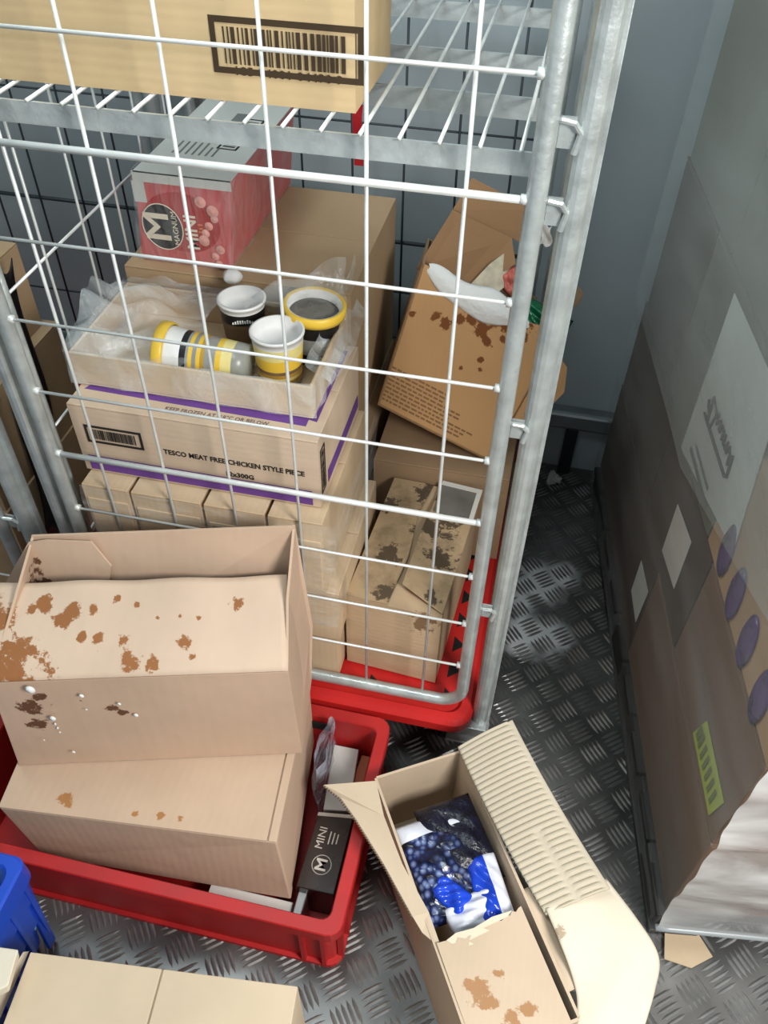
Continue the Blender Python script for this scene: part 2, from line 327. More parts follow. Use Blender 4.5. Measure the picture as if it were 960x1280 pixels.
# ------------------------------------------------------------ roll cage
ZROW = [.227+.1355*i for i in range(1, 11)]           # horizontal wires of the mesh
ZTOP = 1.66; YD = .89
def roll_cage():
    t = thing('roll_cage', 'galvanised steel roll cage with red base, loaded with boxes, in the middle', 'roll cage', (-.30, .44, 0))
    def mesh_panel(y, sgn):
        b = MB(); r = .0125; x0, x1 = -.686, .083; z0, z1 = .227, ZTOP; c = .05
        path = []
        for (cx, cz, a0) in ((x0+c, z0+c, PI), (x1-c, z0+c, 1.5*PI), (x1-c, z1-c, 0), (x0+c, z1-c, .5*PI)):
            for k in range(7):
                a = a0+k*PI/12; path.append((cx+c*math.cos(a), y, cz+c*math.sin(a)))
        b.tube(path, r, 14, closed=True)
        fr = b.build('mesh_panel_frame', ZINC, t, smooth=True)
        w = MB()
        for j in range(6):
            x = -.12*j; w.tube([(x, y+sgn*.005, z0), (x, y+sgn*.005, z1)], .0027, 8)
        for i, z in enumerate(ZROW):
            th = (i+1 in (4, 8)); w.tube([(x0, y-sgn*.002, z), (x1, y-sgn*.002, z)], .0050 if th else .0026, 8)
        for z in ZROW:
            for x in (x0+.012, x1-.012): w.tube([(x-.006, y-sgn*.001, z), (x+.006, y-sgn*.001, z)], .0065, 8)
        w.build('wire_mesh', ZINC_WIRE if sgn > 0 else SHADE_WIRE, fr, smooth=True)
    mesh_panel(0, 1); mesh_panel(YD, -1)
    # end panel on the far-left side
    b = MB(); x = -.715
    b.tube([(x, .05, .24), (x, YD-.05, .24)], .011, 10); b.tube([(x, .05, ZTOP-.03), (x, YD-.05, ZTOP-.03)], .011, 10)
    b.tube([(x, .05, .24), (x, .05, ZTOP-.03)], .011, 10); b.tube([(x, YD-.05, .24), (x, YD-.05, ZTOP-.03)], .011, 10)
    fr = b.build('end_panel_frame', ZINC, t, smooth=True)
    w = MB()
    for k in range(1, 6): w.tube([(x, .05+k*.132, .24), (x, .05+k*.132, ZTOP-.03)], .0026, 8)
    for z in ZROW[1::2]: w.tube([(x, .05, z), (x, YD-.05, z)], .0026, 8)
    w.build('wire_mesh', ZINC_WIRE, fr, smooth=True)
    # corner posts
    for (x, y) in ((.128, .018), (-.728, .018), (.128, YD-.02), (-.728, YD-.02)):
        b = MB(); b.tube([(x, y, .10), (x, y, 1.72)], .0165, 16); b.box(x+.010, x+.0215, y+.004, y+.018, .12, 1.70)
        b.build('corner_post', ZINC, t, bevel=.001)
    # hooks that tie panel and post
    for z in (1.40, 1.31, .98, .55):
        b = MB(); b.tube([(.083, .004, z), (.098, -.004, z+.004), (.112, .0, z), (.120, .004, z-.012), (.116, .004, z-.034)], .004, 8)
        b.box(.096, .114, .006, .009, z-.03, z+.004)
        b.build('panel_hook', ZINC, t)
    # hanging shelf
    b = MB(); zs = 1.353
    for y in (.030, .205, .375, .62, .84): b.box(-.67, .072, y-.002, y+.002, zs-.028, zs)
    sh = b.build('shelf', ZINC, t)
    w = MB()
    for k in range(16): 
        x = -.655+k*.0475; w.tube([(x, .022, zs+.003), (x, .845, zs+.003)], .0026, 8)
    w.build('shelf_wires', ZINC_WIRE, sh, smooth=True)
    # moulded base with rim, drain holes cut as wedges, castors below
    b = MB(); X0, X1, Y0, Y1 = -.70, .112, -.038, YD+.03
    def rr(x0, x1, y0, y1, r, z):
        o = []
        for (cx, cy, a0) in ((x1-r, y0+r, 1.5*PI), (x1-r, y1-r, 0), (x0+r, y1-r, .5*PI), (x0+r, y0+r, PI)):
            for k in range(7): a = a0+k*PI/12; o.append((cx+r*math.cos(a), cy+r*math.sin(a), z))
        return o
    loops = [rr(X0+.012, X1-.012, Y0+.012, Y1-.012, .035, .155), rr(X0, X1, Y0, Y1, .045, .166), rr(X0, X1, Y0, Y1, .045, .190), rr(X0+.008, X1-.008, Y0+.008, Y1-.008, .04, .200), rr(X0+.026, X1-.026, Y0+.026, Y1-.026, .03, .200), rr(X0+.032, X1-.032, Y0+.032, Y1-.032, .03, .192)]
    vs = [p for l in loops for p in l]; n = 28; fs = []
    for i in range(len(loops)-1):
        for j in range(n): fs.append((i*n+j, i*n+(j+1) % n, (i+1)*n+(j+1) % n, (i+1)*n+j))
    fs.append(tuple((len(loops)-1)*n+j for j in range(n))); fs.append(tuple(range(n-1, -1, -1)))
    b.add(vs, fs)
    w = b
    for k in range(9):
        y = .0+.07*k+.03
        w.add([(.044, y-.022, .1923), (.070, y, .1923), (.044, y+.022, .1923), (.044, y-.022, .190), (.070, y, .190), (.044, y+.022, .190)], [(0, 1, 2), (5, 4, 3), (0, 3, 4, 1), (1, 4, 5, 2), (2, 5, 3, 0)], 1)
        w.add([(-.12, y-.02, .1923), (-.095, y, .1923), (-.12, y+.02, .1923), (-.12, y-.02, .190), (-.095, y, .190), (-.12, y+.02, .190)], [(0, 1, 2), (5, 4, 3), (0, 3, 4, 1), (1, 4, 5, 2), (2, 5, 3, 0)], 1)
    b.build('base', [RED, BLACK], t)
    b = MB()
    for y in (-.012, YD-.01): b.box(-.74, .146, y, y+.032, .125, .154)
    for x in (-.74, .112): b.box(x, x+.034, .02, YD, .125, .154)
    for (x, y) in ((.112, -.012), (-.74, -.012), (.112, YD-.035), (-.74, YD-.035)): b.box(x-.05, x+.04, y-.004, y+.06, .092, .098)
    b.build('base_frame', ZINC, t, bevel=.002)
    for (x, y) in ((.06, .07), (-.65, .07), (.06, YD-.07), (-.65, YD-.07)):
        b = MB(); b.box(x-.03, x+.03, y-.03, y+.03, .098, .125); b.box(x-.026, x-.022, y-.02, y+.02, .04, .1); b.box(x+.022, x+.026, y-.02, y+.02, .04, .1)
        c = b.build('castor', ZINC, t)
        w = MB(); M = Matrix.Translation((x, y, .05)) @ Matrix.Rotation(PI/2, 4, 'Y')
        w.lathe([(.02, -.018), (.046, -.018), (.05, -.012), (.05, .012), (.046, .018), (.02, .018)], 24, M); w.build('wheel', BLACK, c, smooth=False)
    return t
cage = roll_cage()
def copy_tree(o, parent=None):
    c = o.copy(); COL.objects.link(c)
    if parent is not None: c.parent = parent
    for ch in [q for q in bpy.data.objects if q.parent == o]: copy_tree(ch, c)
    return c
c2 = copy_tree(cage); c2.location.x -= .955; c2.location.y += .01
c2['label'] = 'second galvanised roll cage, its steel posts at the left edge of the photo'

# ------------------------------------------------------------ cartons
def carton(label, x0, x1, y0, y1, z0, z1, M=None, ang=0, m=None, m2=None, gap=.004, seam='x', flaps=True, group=None, name='cardboard_box', cat='box', bulge=.002, over=0):
    """closed carton: walls, two top flaps meeting at a seam. seam 'x' runs along x."""
    cx, cy = (x0+x1)/2, (y0+y1)/2
    t = thing(name, label, cat, (cx, cy, z0), group)
    m = m or C_KRAFT; m2 = m2 or m
    R_ = Matrix.Translation((cx, cy, z0)) @ Matrix.Rotation(ang, 4, 'Z')
    w, d, h = (x1-x0)/2, (y1-y0)/2, z1-z0
    b = MB(); tf = .004 if flaps else 0
    nx = 8; hh = h-tf
    # walls with a slight bulge so no face is dead flat
    def wall(pa, pb):
        pa, pb = Vector(pa), Vector(pb); nrm = (pb-pa).cross(Vector((0, 0, 1))).normalized()
        def f(u, v):
            p = pa.lerp(pb, u) + Vector((0, 0, hh*v)); q = 16*u*(1-u)*v*(1-v)
            return R_ @ (p+nrm*bulge*q)
        b.surf(f, nx, 6)
    c = [(-w, -d, 0), (w, -d, 0), (w, d, 0), (-w, d, 0)]
    for i in range(4): wall(c[i], c[(i+1) % 4])
    b.add([R_ @ Vector(p) for p in c], [(3, 2, 1, 0)])
    b.add([R_ @ (Vector(p)+Vector((0, 0, hh))) for p in c], [(0, 1, 2, 3)])
    b.build('body', m, t, weld=True)
    if flaps:
        for s in (-1, 1):
            f = MB(); k = .0008
            if seam == 'x': a = (-w-over, w+over, gap/2, d) if s > 0 else (-w-over, w+over, -d, -gap/2)
            else: a = (gap/2, w, -d-over, d+over) if s > 0 else (-w, -gap/2, -d-over, d+over)
            f.box(a[0], a[1], a[2], a[3], hh+.0002, h, 0, R_)
            f.build('top_flap', m2, t, bevel=.0012)
    return t
# frames for printing: plane with x along the face and z up its normal
def face_front(x, y, z): return Matrix.Translation((x, y, z)) @ Matrix.Rotation(PI/2, 4, 'X')
def face_right(x, y, z): return Matrix.Translation((x, y, z)) @ Matrix.Rotation(PI/2, 4, 'Z') @ Matrix.Rotation(PI/2, 4, 'X')

# box on the hanging shelf
C_TAN = card('tan_card', rgb(208, 182, 140))
t = carton('tan cardboard box with a framed barcode on the wire shelf', -.662, -.150, .075, .275, 1.360, 1.62, m=C_TAN, flaps=True)
p = at((358, 63), y=.073); 
barcode(face_front(p.x, .0728, p.z) @ Matrix.Rotation(0, 4, 'Z'), .187, .062, INKB, t, .007, 3)
p = at((360, 95), y=.073); lettering('lettering', '185 04001 04490 9', .014, face_front(p.x, .0728, p.z), INKB, t, 1.25)

# red tag hanging under the shelf
b = MB(); p0 = at((448, 150), y=.24); p1 = at((449, 208), y=.24)
def rib(u, v):
    z = p0.z+.045+(p1.z-p0.z-.045)*v
    return Vector((p0.x-.008+.014*u+.001*math.sin(v*9), .24+.003*math.sin(v*14), z))
b.surf(rib, 3, 14)
tag(single(b.build('red_strap', mat('red_ribbon', rgb(205, 24, 40), .5), solid=.0012)), 'narrow red strap hanging below the wire shelf', 'strap')

# ---- left column inside the cage, bottom up
C_CASE = card('pale_case_card', rgb(204, 180, 148), ridge='X')
grp = None
XL, XR = -.662, -.186
carton('lowest sealed brown case of the left stack, on the red base', XL+.0, XR, .018, .345, .2005, .352, m=C_CASE)
carton('second brown case up in the left stack, under the row of small cartons', XL, XR+.008, .016, .345, .353, .492, m=C_CASE)
names = ['small brown carton at the left end of the row under the purple striped box', 'second small brown carton from the left under the purple striped box', 'third small carton from the left under the purple striped box, with a grey-brown patch', 'small brown carton at the right end of the row under the purple striped box']
xs = [XL, -.565, -.425, -.305, -.198]
for i in range(4):
    x0, x1 = xs[i]+.003, xs[i+1]-.004
    t = carton(names[i], x0, x1, .012, .34, .493, .686, m=C_CASE, flaps=True, seam='x')
    f = MB(); f.box(x0+.006, x1-.004, .0085, .0118, .508, .655-.012*i*.4); f.build('front_panel', C_CASE, t, bevel=.001)
    if i == 2:
        f = MB(); f.box(x0+.012, x0+.062, .0074, .0084, .52, .640); o = f.build('patch', mat('grey_brown_patch', rgb(150, 138, 112), .8), t); o['label'] = 'grey-brown patch'
FILM_S = film('side_stretch_film', op=.12, scale=14, aniso=(1, 1, 4))
b = MB()
def fl(u, v):
    a = u*2.0; 
    if a < 1: x, y = -.66+.48*a, .004
    else: x, y = -.178, .004+.34*(a-1)
    return Vector((x+.002*math.sin(v*20+u*9), y+.002*math.sin(u*40+v*7), .40+.29*v))
b.surf(fl, 60, 20)
tag(single(b.build('stretch_film', FILM_S, smooth=True)), 'clear stretch film round the cases below the purple striped box', 'plastic film')

# printed box with purple stripes
CX0, CX1, CY0, CY1, CZ0, CZ1 = -.665, -.214, .050, .335, .689, .842
C_CH = card('fawn_card', rgb(205, 182, 158))
t = carton('fawn cardboard box with purple stripes and black print on its front', CX0, CX1, CY0, CY1, CZ0, CZ1, m=C_CH, gap=.002, over=0, bulge=.001)
b = MB(); zf = CY0-.0016
b.box(CX0+.012, CX1-.014, zf, zf+.0003, CZ0+.004, CZ0+.038)
b.box(CX1+.0012, CX1+.0016, CY0+.05, CY1-.01, CZ0+.018, CZ0+.046)
o = b.build('purple_stripe', PURPLE, t); o['label'] = 'purple printed stripe'
b = MB(); zt = CZ1+.0002
b.hexa([(CX0+.012, CY0+.045, zt), (CX1-.03, CY0+.035, zt), (CX1-.03, CY0+.075, zt), (CX0+.03, CY0+.085, zt)], [(CX0+.012, CY0+.045, zt+.0003), (CX1-.03, CY0+.035, zt+.0003), (CX1-.03, CY0+.075, zt+.0003), (CX0+.03, CY0+.085, zt+.0003)])
b.hexa([(CX1-.055, CY0+.06, zt), (CX1-.015, CY0+.05, zt), (CX1-.015, CY1-.02, zt), (CX1-.04, CY1-.02, zt)], [(CX1-.055, CY0+.06, zt+.0004), (CX1-.015, CY0+.05, zt+.0004), (CX1-.015, CY1-.02, zt+.0004), (CX1-.04, CY1-.02, zt+.0004)])
o = b.build('purple_band', PURPLE, t); o['label'] = 'purple band printed on the lid'
p = at((143, 546), y=CY0); barcode(face_front(p.x, zf, p.z), .108, .040, INK, t, .005, 5)
p = at((292, 578), y=CY0); lettering('lettering', 'TESCO MEAT FREE CHICKEN STYLE PIECE', .0155, face_front(p.x, zf, p.z), INK, t, .90, bold=.0003)
p = at((300, 594), y=CY0); lettering('lettering', '12x300G', .0145, face_front(p.x, zf, p.z), INK, t, 1, bold=.0003)
lettering('lettering', 'KEEP FROZEN AT -18\u00b0C OR BELOW', .013, Matrix.Translation((-.40, CY0+.026, zt)), mat('faded_ink', rgb(96, 72, 84), .8), t, .9)
barcode(face_right(CX1+.0014, CY0+.022, CZ0+.075) @ Matrix.Rotation(PI/2, 4, 'Z'), .10, .026, INK, t, .003, 8)

# shallow film-wrapped tray with tubs
TX0, TX1, TY0, TY1, TZ0 = -.672, -.236, .105, .345, .8435
C_TRAY = card('tray_card', rgb(204, 180, 148))
t = thing('cardboard_tray', 'shallow cardboard tray in torn clear film, holding ice cream tubs', 'tray', ((TX0+TX1)/2, (TY0+TY1)/2, TZ0))
b = MB(); th = .006; H1 = .066
b.box(TX0, TX1, TY0, TY1, TZ0, TZ0+.004)
b.box(TX0, TX1, TY0, TY0+th, TZ0+.004, TZ0+H1); b.box(TX0, TX1, TY1-th, TY1, TZ0+.004, TZ0+H1)
b.box(TX0, TX0+th, TY0+th, TY1-th, TZ0+.004, TZ0+H1); b.box(TX1-th, TX1, TY0+th, TY1-th, TZ0+.004, TZ0+H1)
b.build('body', C_TRAY, t, bevel=.002)
# torn film draped over the left half and round the tray
FILM = film('clear_film', op=.25, scale=11, aniso=(1, 1.6, 1), bump=.8)
b = MB()
def drape(u, v):
    x = TX0-.006+(.21)*u; y = TY0-.004+(TY1-TY0+.02)*v
    z = TZ0+H1+.055*math.sin(PI*min(1, v*1.05))*(1-u)**.6+.012*math.sin(9*u+5*v)+.008*math.sin(23*v-7*u)
    z -= .02*u
    return Vector((x+.01*math.sin(v*7), y, max(z, TZ0+H1+.002)))
b.surf(drape, 26, 26)
def skirt(u, v):
    a = u*3
    if a < 1: x, y = TX0-.004, TY1-(TY1-TY0)*a
    elif a < 2: x, y = TX0-.004+(TX1-TX0+.008)*(a-1), TY0-.004
    else: x, y = TX1+.005, TY0+(TY1-TY0)*(a-2)
    return Vector((x+.0025*math.sin(u*70), y+.0015*math.sin(u*90+v*4)-.001, TZ0+.004+(H1+.006)*v))
b.surf(skirt, 90, 6)
def rearf(u, v):
    return Vector((TX1+.004-.16*u, TY1-.03-.1*u*v+.012*math.sin(8*v), TZ0+H1+.12*v*(1-.4*u)+.008*math.sin(12*u+6*v)))
b.surf(rearf, 16, 16)
def rside(u, v):
    return Vector((TX1+.012+.012*math.sin(5*v+u*3)-.03*v, TY0+.06+.26*u, TZ0+.02+.115*v*(.4+.6*u)+.004*math.sin(20*u)))
b.surf(rside, 20, 14)
o = b.build('clear_wrap', FILM, t, smooth=True); o['label'] = 'torn clear plastic wrap'
# tubs
T_WHITE = mat('white_plastic', rgb(238, 238, 236), .35); T_YEL = mat('yellow_plastic', rgb(240, 200, 70), .4, var=.05); T_PALE = mat('pale_yellow_print', rgb(240, 226, 150), .45, var=.08, vscale=20)
T_CLEAR = mat('frosted_clear_plastic', rgb(205, 210, 208), .3, trans=.55); T_BLACK = mat('black_print', rgb(24, 24, 26), .45); T_BROWN = mat('ice_cream_brown', rgb(120, 96, 70), .6, var=.2, vscale=40)
T_GOLD = mat('gold_line', rgb(190, 150, 60), .45); T_ICE = mat('ice_cream', rgb(226, 206, 170), .7, var=.12, vscale=30, bump=.8, bscale=60)
TM = [T_WHITE, T_BLACK, T_PALE, T_YEL, T_GOLD, T_CLEAR, T_BROWN]
ZT = TZ0+.0045
def tub(label, M, r1, r2, h, bands, lid=None, inner=None, txt=None, tx=None):
    M = M @ Matrix.Scale(1.17, 4)
    t = thing('ice_cream_tub', label, 'tub', M.translation); t['group'] = 'ice cream tubs in the tray'
    b = MB(); prof = [(r1, 0)]; bd = []
    z = 0
    for (z1, mi) in bands:
        prof.append((r1+(r2-r1)*z1/h, z1)); bd.append(mi)
    b.lathe(prof[:], 40, M, 0, bd) if False else None
    # wall, rim, and recessed inside
    wall = prof+[(r2+.002, h), (r2+.002, h+.004), (r2-.002, h+.0045)]; wb = bd+[0, 0, 0]
    floor_z = h-.012
    wall += [(r2-.004, floor_z), (r2*.5, floor_z-.002), (.0001, floor_z-.002)]; wb += [0, 0, 0, 0]
    b.lathe(wall, 40, M, 0, wb)
    o = b.build('body', TM, t, smooth=True)
    o.data.polygons.foreach_set('use_smooth', [True]*len(o.data.polygons))
    if lid is not None:
        l = MB(); l.lathe([(r2+.0022, h-.010), (r2+.005, h-.010), (r2+.006, h-.004), (r2+.006, h+.005), (r2+.003, h+.007), (r2-.001, h+.004)], 40, M, cap=False)
        l.build('rim', lid, t, smooth=True)
    if inner:
        l = MB(); l.lathe([(r2-.005, h-.008), (r2*.6, h-.004), (.0001, h-.006)], 30, M); l.build('ice_cream', inner, t, smooth=True)
    if txt:
        z0, zz, aa, sz = tx
        rr = r1+(r2-r1)*z0/h+.0012
        MM = M @ Matrix.Rotation(aa, 4, 'Z') @ Matrix.Translation((0, -rr, z0)) @ Matrix.Rotation(PI/2, 4, 'X')
        mb = MB(); rq = random.Random(int(sz*1e4))
        for q in range(9): mb.box(-.016+.0036*q, -.0138+.0036*q, -sz*.3, sz*rq.uniform(0, .4), 0, .0004, 0, MM)
        mb.build('print_marks', T_WHITE, t)
    return t
pz = at((303, 384), z=ZT+.088)
tub('open white tub with a black band, at the back of the tray', Matrix.Translation((pz.x, pz.y, ZT)), .029, .0355, .088, [(.03, 5), (.062, 6), (.080, 1), (.088, 0)], txt=1, tx=(.071, 0, .35, .010))
pz = at((347, 424), z=ZT+.084)
tub('pale yellow tub with a white inside, standing at the front of the tray', Matrix.Translation((pz.x, pz.y, ZT)), .032, .0385, .084, [(.012, 5), (.018, 4), (.024, 2), (.030, 4), (.036, 6), (.055, 3), (.074, 2), (.084, 0)], None)
pz = at((380, 392), z=ZT+.086)
Mt = Matrix.Translation((pz.x+.012, pz.y+.004, ZT)) @ Matrix.Rotation(math.radians(4), 4, 'Y')
tub('tub with a yellow rim and dark icy contents, in the right rear of the tray', Mt, .033, .0425, .086, [(.02, 1), (.05, 5), (.072, 1), (.086, 5)], T_YEL, mat('dark_icy', rgb(120, 116, 108), .5, var=.25, vscale=30, bump=.9), txt=1, tx=(.045, 0, .9, .018))
pa = at((222, 441), z=ZT+.045); pb_ = at((312, 456), z=ZT+.038)
d = (pb_-pa).normalized(); pos = pb_
Mx = frame(pb_, Vector((0, 0, 1)).cross(d), -d)
tub('tub lying on its side with a yellow rim, black and yellow bands', Mx, .030, .0385, (pb_-pa).length, [(.02, 5), (.036, 2), (.044, 3), (.06, 5), (.066, 4), (.072, 3), (.078, 5), (.084, 3), (.088, 5), (.097, 1)], T_YEL)
# round frosty lump behind the tubs
b = MB(); c = at((291, 353), y=.36)
def ballf(u, v):
    a, e = 2*PI*u, PI*(v-.5); r = .018*(1+.08*math.sin(5*a)*math.cos(e))
    return Vector((c.x+r*math.cos(a)*math.cos(e), .362+r*.9*math.sin(a)*math.cos(e), .926+.014*math.sin(e)+.014))
b.surf(ballf, 20, 12)
tag(single(b.build('ice_lump', FROST, smooth=True)), 'round lump of frost on the box behind the tubs', 'ice')

# boxes behind the tray
C_BACK = card('back_card', rgb(186, 158, 124))
carton('brown case at the back of the left stack, mostly hidden, on the red base', -.675, -.235, .385, .79, .2005, .56, m=C_BACK)
carton('big plain brown box behind the tub tray, under the pink pack', -.690, -.238, .378, .792, .561, .925, m=C_BACK, gap=.002)
# pink film-wrapped ice cream pack
MAGX0, MAGX1, MY0, MY1, MZ0, MZ1 = -.665, -.482, .405, .800, .9265, 1.100
t = thing('ice_cream_pack', 'pink and red film-wrapped ice cream pack with a round black logo', 'ice cream pack', ((MAGX0+MAGX1)/2, (MY0+MY1)/2, MZ0))
PINK = mat('pink_card', rgb(206, 96, 96), .4, var=.12, vscale=14)
def magp(x, y, z): return (x+.02*(z-MZ0)/.17, y, z)
b = MB()
b.hexa([magp(MAGX0, MY0, MZ0), magp(MAGX1, MY0, MZ0), magp(MAGX1, MY1, MZ0), magp(MAGX0, MY1, MZ0)], [magp(MAGX0, MY0, MZ1), magp(MAGX1, MY0, MZ1), magp(MAGX1, MY1, MZ1), magp(MAGX0, MY1, MZ1)])
b.build('body', PINK, t, bevel=.003)
b = MB(); b.box(MAGX0+.019, MAGX1+.021, MY0-.002, MY1, MZ1+.0005, MZ1+.0025); b.box(MAGX0+.016, MAGX1+.021, MY0-.002, MY0-.0005, MZ1-.016, MZ1+.0025); b.box(MAGX0+.012, MAGX0+.036, MY0-.002, MY0-.0005, MZ1-.055, MZ1-.016)
o = b.build('lid_panel', mat('pale_grey_card', rgb(205, 206, 200), .5, var=.05), t); o['label'] = 'pale grey lid'
MP = Matrix.Translation((MAGX1-.030+.0, MY0+.205, MZ1+.0026)) @ Matrix.Rotation(PI/2-.05, 4, 'Z')
barcode(MP, .155, .040, INK, t, .004, 11)
b = MB(); b.box(-.555+.0, -.53, MY0+.26, MY0+.305, MZ1+.0026, MZ1+.0030)
for k in range(7): b.box(-.61+.013*k, -.606+.013*k, MY0+.09, MY0+.09+(.16 if k < 5 else .04), MZ1+.0026, MZ1+.003)
b.build('small_print', mat('grey_print', rgb(120, 122, 120), .8), t)
# printed artwork on its end: red swirl, round black badge, lettering turned sideways
yf = MY0-.0022
Mf = face_front(0, yf, 0)
def disc(cx, cz, rx, rz_, y, mi, th=.0004, n=40):
    b_ = MB(); b_.slab([(cx+rx*math.cos(2*PI*k/n), y, cz+rz_*math.sin(2*PI*k/n)) for k in range(n)], th); return b_
cM = at((204, 283), y=MY0)
o = disc(cM.x+.040, cM.z+.012, .075, .058, yf+.0008, 0).build('red_swirl', mat('deep_red_print', rgb(176, 34, 30), .4), t)
o = disc(cM.x, cM.z, .041, .046, yf+.0003, 0).build('badge', mat('black_gloss', rgb(22, 16, 16), .3), t); o['label'] = 'round black logo badge with a cream M'
CREAM = mat('cream_print', rgb(236, 222, 200), .5)
b = MB(); b.tube([(cM.x+.040*math.cos(2*PI*k/40), yf-.0002, cM.z+.045*math.sin(2*PI*k/40)) for k in range(40)], .0011, 6, closed=True); b.build('badge_ring', CREAM, t)
lettering('lettering', 'M', .070, face_front(cM.x-.008, yf-.0004, cM.z) @ Matrix.Rotation(PI/2, 4, 'Z'), CREAM, t, 1.1, bold=.0012)
lettering('lettering', 'MAGNUM', .015, face_front(cM.x+.026, yf-.0004, cM.z) @ Matrix.Rotation(PI/2, 4, 'Z'), CREAM, t, 1.0)
lettering('lettering', 'MINI', .034, face_front(cM.x+.058, yf-.0004, cM.z-.004) @ Matrix.Rotation(PI/2, 4, 'Z'), CREAM, t, 1.0, bold=.0006)
b = MB(); MO = face_front(cM.x+.077, yf-.0004, cM.z-.004) @ Matrix.Rotation(PI/2, 4, 'Z')
for q in range(6): b.box(-.02+.007*q, -.016+.007*q, -.004, .003+.002*(q % 2), 0, .0004, 0, MO)
b.build('small_print', mat('orange_print', rgb(216, 120, 70), .5), t)
b = MB(); rr_ = random.Random(4)
for k in range(9):
    cx = MAGX1-.012-rr_.random()*.035; cz = MZ0+.012+k*.015; s = .007+.005*rr_.random()
    b.lathe([(.0001, -.3*s), (s*.8, 0), (s, .2*s), (.0001, .5*s)], 10, face_front(cx, yf+.0006, cz))
b.build('nut_print', mat('pink_nut_print', rgb(232, 170, 160), .35, var=.2, vscale=60), t)
b = MB()
def wrapf(u, v):
    a = u*3; e = .004
    pts = [(MAGX0-e, MY1), (MAGX0-e, MY0-e), (MAGX1+e, MY0-e), (MAGX1+e, MY1)]
    i = min(2, int(a)); f_ = a-i
    x = pts[i][0]+(pts[i+1][0]-pts[i][0])*f_; y = pts[i][1]+(pts[i+1][1]-pts[i][1])*f_
    return Vector((x+.02*v+.0015*math.sin(60*u+11*v), y-.0012*math.sin(47*u+17*v), MZ0+.001+(MZ1-MZ0+.003)*v))
b.surf(wrapf, 96, 16)
o = b.build('clear_wrap', film('pack_film', op=.12, scale=20, aniso=(2, 1, .5), bump=1), t, smooth=True); o['label'] = 'wrinkled clear wrap'

# ---- right-hand half inside the cage
st = [(-.05, -.05, .228, .03), (-.03, -.155, .228, .03), (.06, -.04, .228, .04), (.07, .12, .228, .05), (.03, .05, .228, .05), (.0, .15, .228, .04), (-.08, .1, .228, .025), (.06, -.15, .228, .02)]
C_DIRTY = card('dirty_card', rgb(186, 160, 126), st, rgb(92, 78, 62), speck=.55)
dt = carton('dirty brown box with black staining and one lifted flap, beside the left stack', -.166, .034, .060, .425, .2005, .428, ang=-.07, m=card('worn_card', rgb(196, 170, 138), [(.05, -.19, .2, .03)], rgb(130, 104, 76)), flaps=False)
R_ = Matrix.Translation((-.066, .2425, .2005)) @ Matrix.Rotation(-.07, 4, 'Z')
b = MB(); b.slab([R_ @ Vector(p) for p in ((-.1, -.182, .231), (-.012, -.182, .233), (-.004, -.05, .235), (-.016, .08, .236), (-.006, .18, .234), (-.1, .18, .231))], .003); b.build('top_flap', C_DIRTY, dt, bevel=.001)
b = MB(); b.slab([R_ @ Vector(p) for p in ((.006, -.138, .252), (.10, -.175, .234), (.103, .182, .232), (.012, .182, .236), (.004, .03, .244))], .003); o = b.build('top_flap', C_DIRTY, dt, bevel=.001); o['label'] = 'lifted stained flap'
b = MB(); b.slab([R_ @ Vector(p) for p in ((.015, .09, .242), (.098, .09, .237), (.104, .19, .238), (.012, .19, .242))], .0008); o = b.build('paper_label', mat('grey_label', rgb(120, 118, 112), .7, var=.3, vscale=12), dt); o['label'] = 'grimy grey label'
b = MB()
for q in (((.012, .176, .2432), (.105, .176, .2392), (.105, .190, .2392), (.012, .190, .2432)), ((.094, .09, .2384), (.104, .09, .2384), (.105, .18, .2392), (.094, .18, .2396))): b.slab([R_ @ Vector(p) for p in q], .0004)
b.build('label_border', WHITE, dt)
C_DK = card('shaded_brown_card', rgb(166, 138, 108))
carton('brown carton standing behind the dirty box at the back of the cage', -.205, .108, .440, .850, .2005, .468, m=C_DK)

# leaning torn carton
d_ = Vector((-.205, .47, .602)); c_ = Vector((.057, .47, .487))
e1 = (c_-d_); W1 = e1.length; e1.normalize()
a_ = Vector((-.135, .56, .905)); e2 = (a_-d_); H_ = e2.length; e2.normalize()
e3 = e2.cross(-e1).normalized()
if e3.y < 0: e3 = -e3
D_ = .235
def LB(u, v, w): return d_+e1*u+e2*v+e3*w      # u along the bottom edge, v up the face, w into the cage
t = thing('torn_carton', 'large torn brown carton leaning over with its open top facing up', 'box', LB(W1/2, 0, D_/2))
C_LEAN = card('orange_brown_card', rgb(190, 148, 102), ridge='X')
th = .005; W2 = W1+.03
# object space points for the drips
oo = LB(W1/2, 0, D_/2)
dr = []
for (px, py, r) in ((556, 404, .012), (590, 398, .014), (604, 410, .016), (620, 402, .016), (634, 405, .016), (608, 425, .010), (545, 395, .009), (628, 425, .008), (576, 400, .01), (650, 415, .018), (600, 450, .005), (577, 460, .004), (600, 462, .004), (516, 392, .006)):
    # intersect with the face plane
    a, b2 = (px-480)/FPX, (py-640)/FPX
    dd = Vector([CR[0][i]*a+CR[1][i]*b2+CR[2][i] for i in range(3)]); nn_ = e1.cross(e2)
    tt = (d_-CC).dot(nn_)/dd.dot(nn_); q = CC+dd*tt-oo; dr.append((q.x, q.y, q.z, r*1.3))
C_LEANF = card('dripped_card', rgb(192, 150, 104), dr, rgb(120, 72, 38), ridge='X')
b = MB(); b.slab([LB(0, 0, 0), LB(W1, 0, 0), LB(W2+.0, H_*.93, 0), LB(W2-.03, H_+.005, 0), LB(W1*.75, H_-.012, 0), LB(W1*.45, H_+.004, 0), LB(0, H_, 0)], th)
b.build('front_wall', C_LEANF, t)
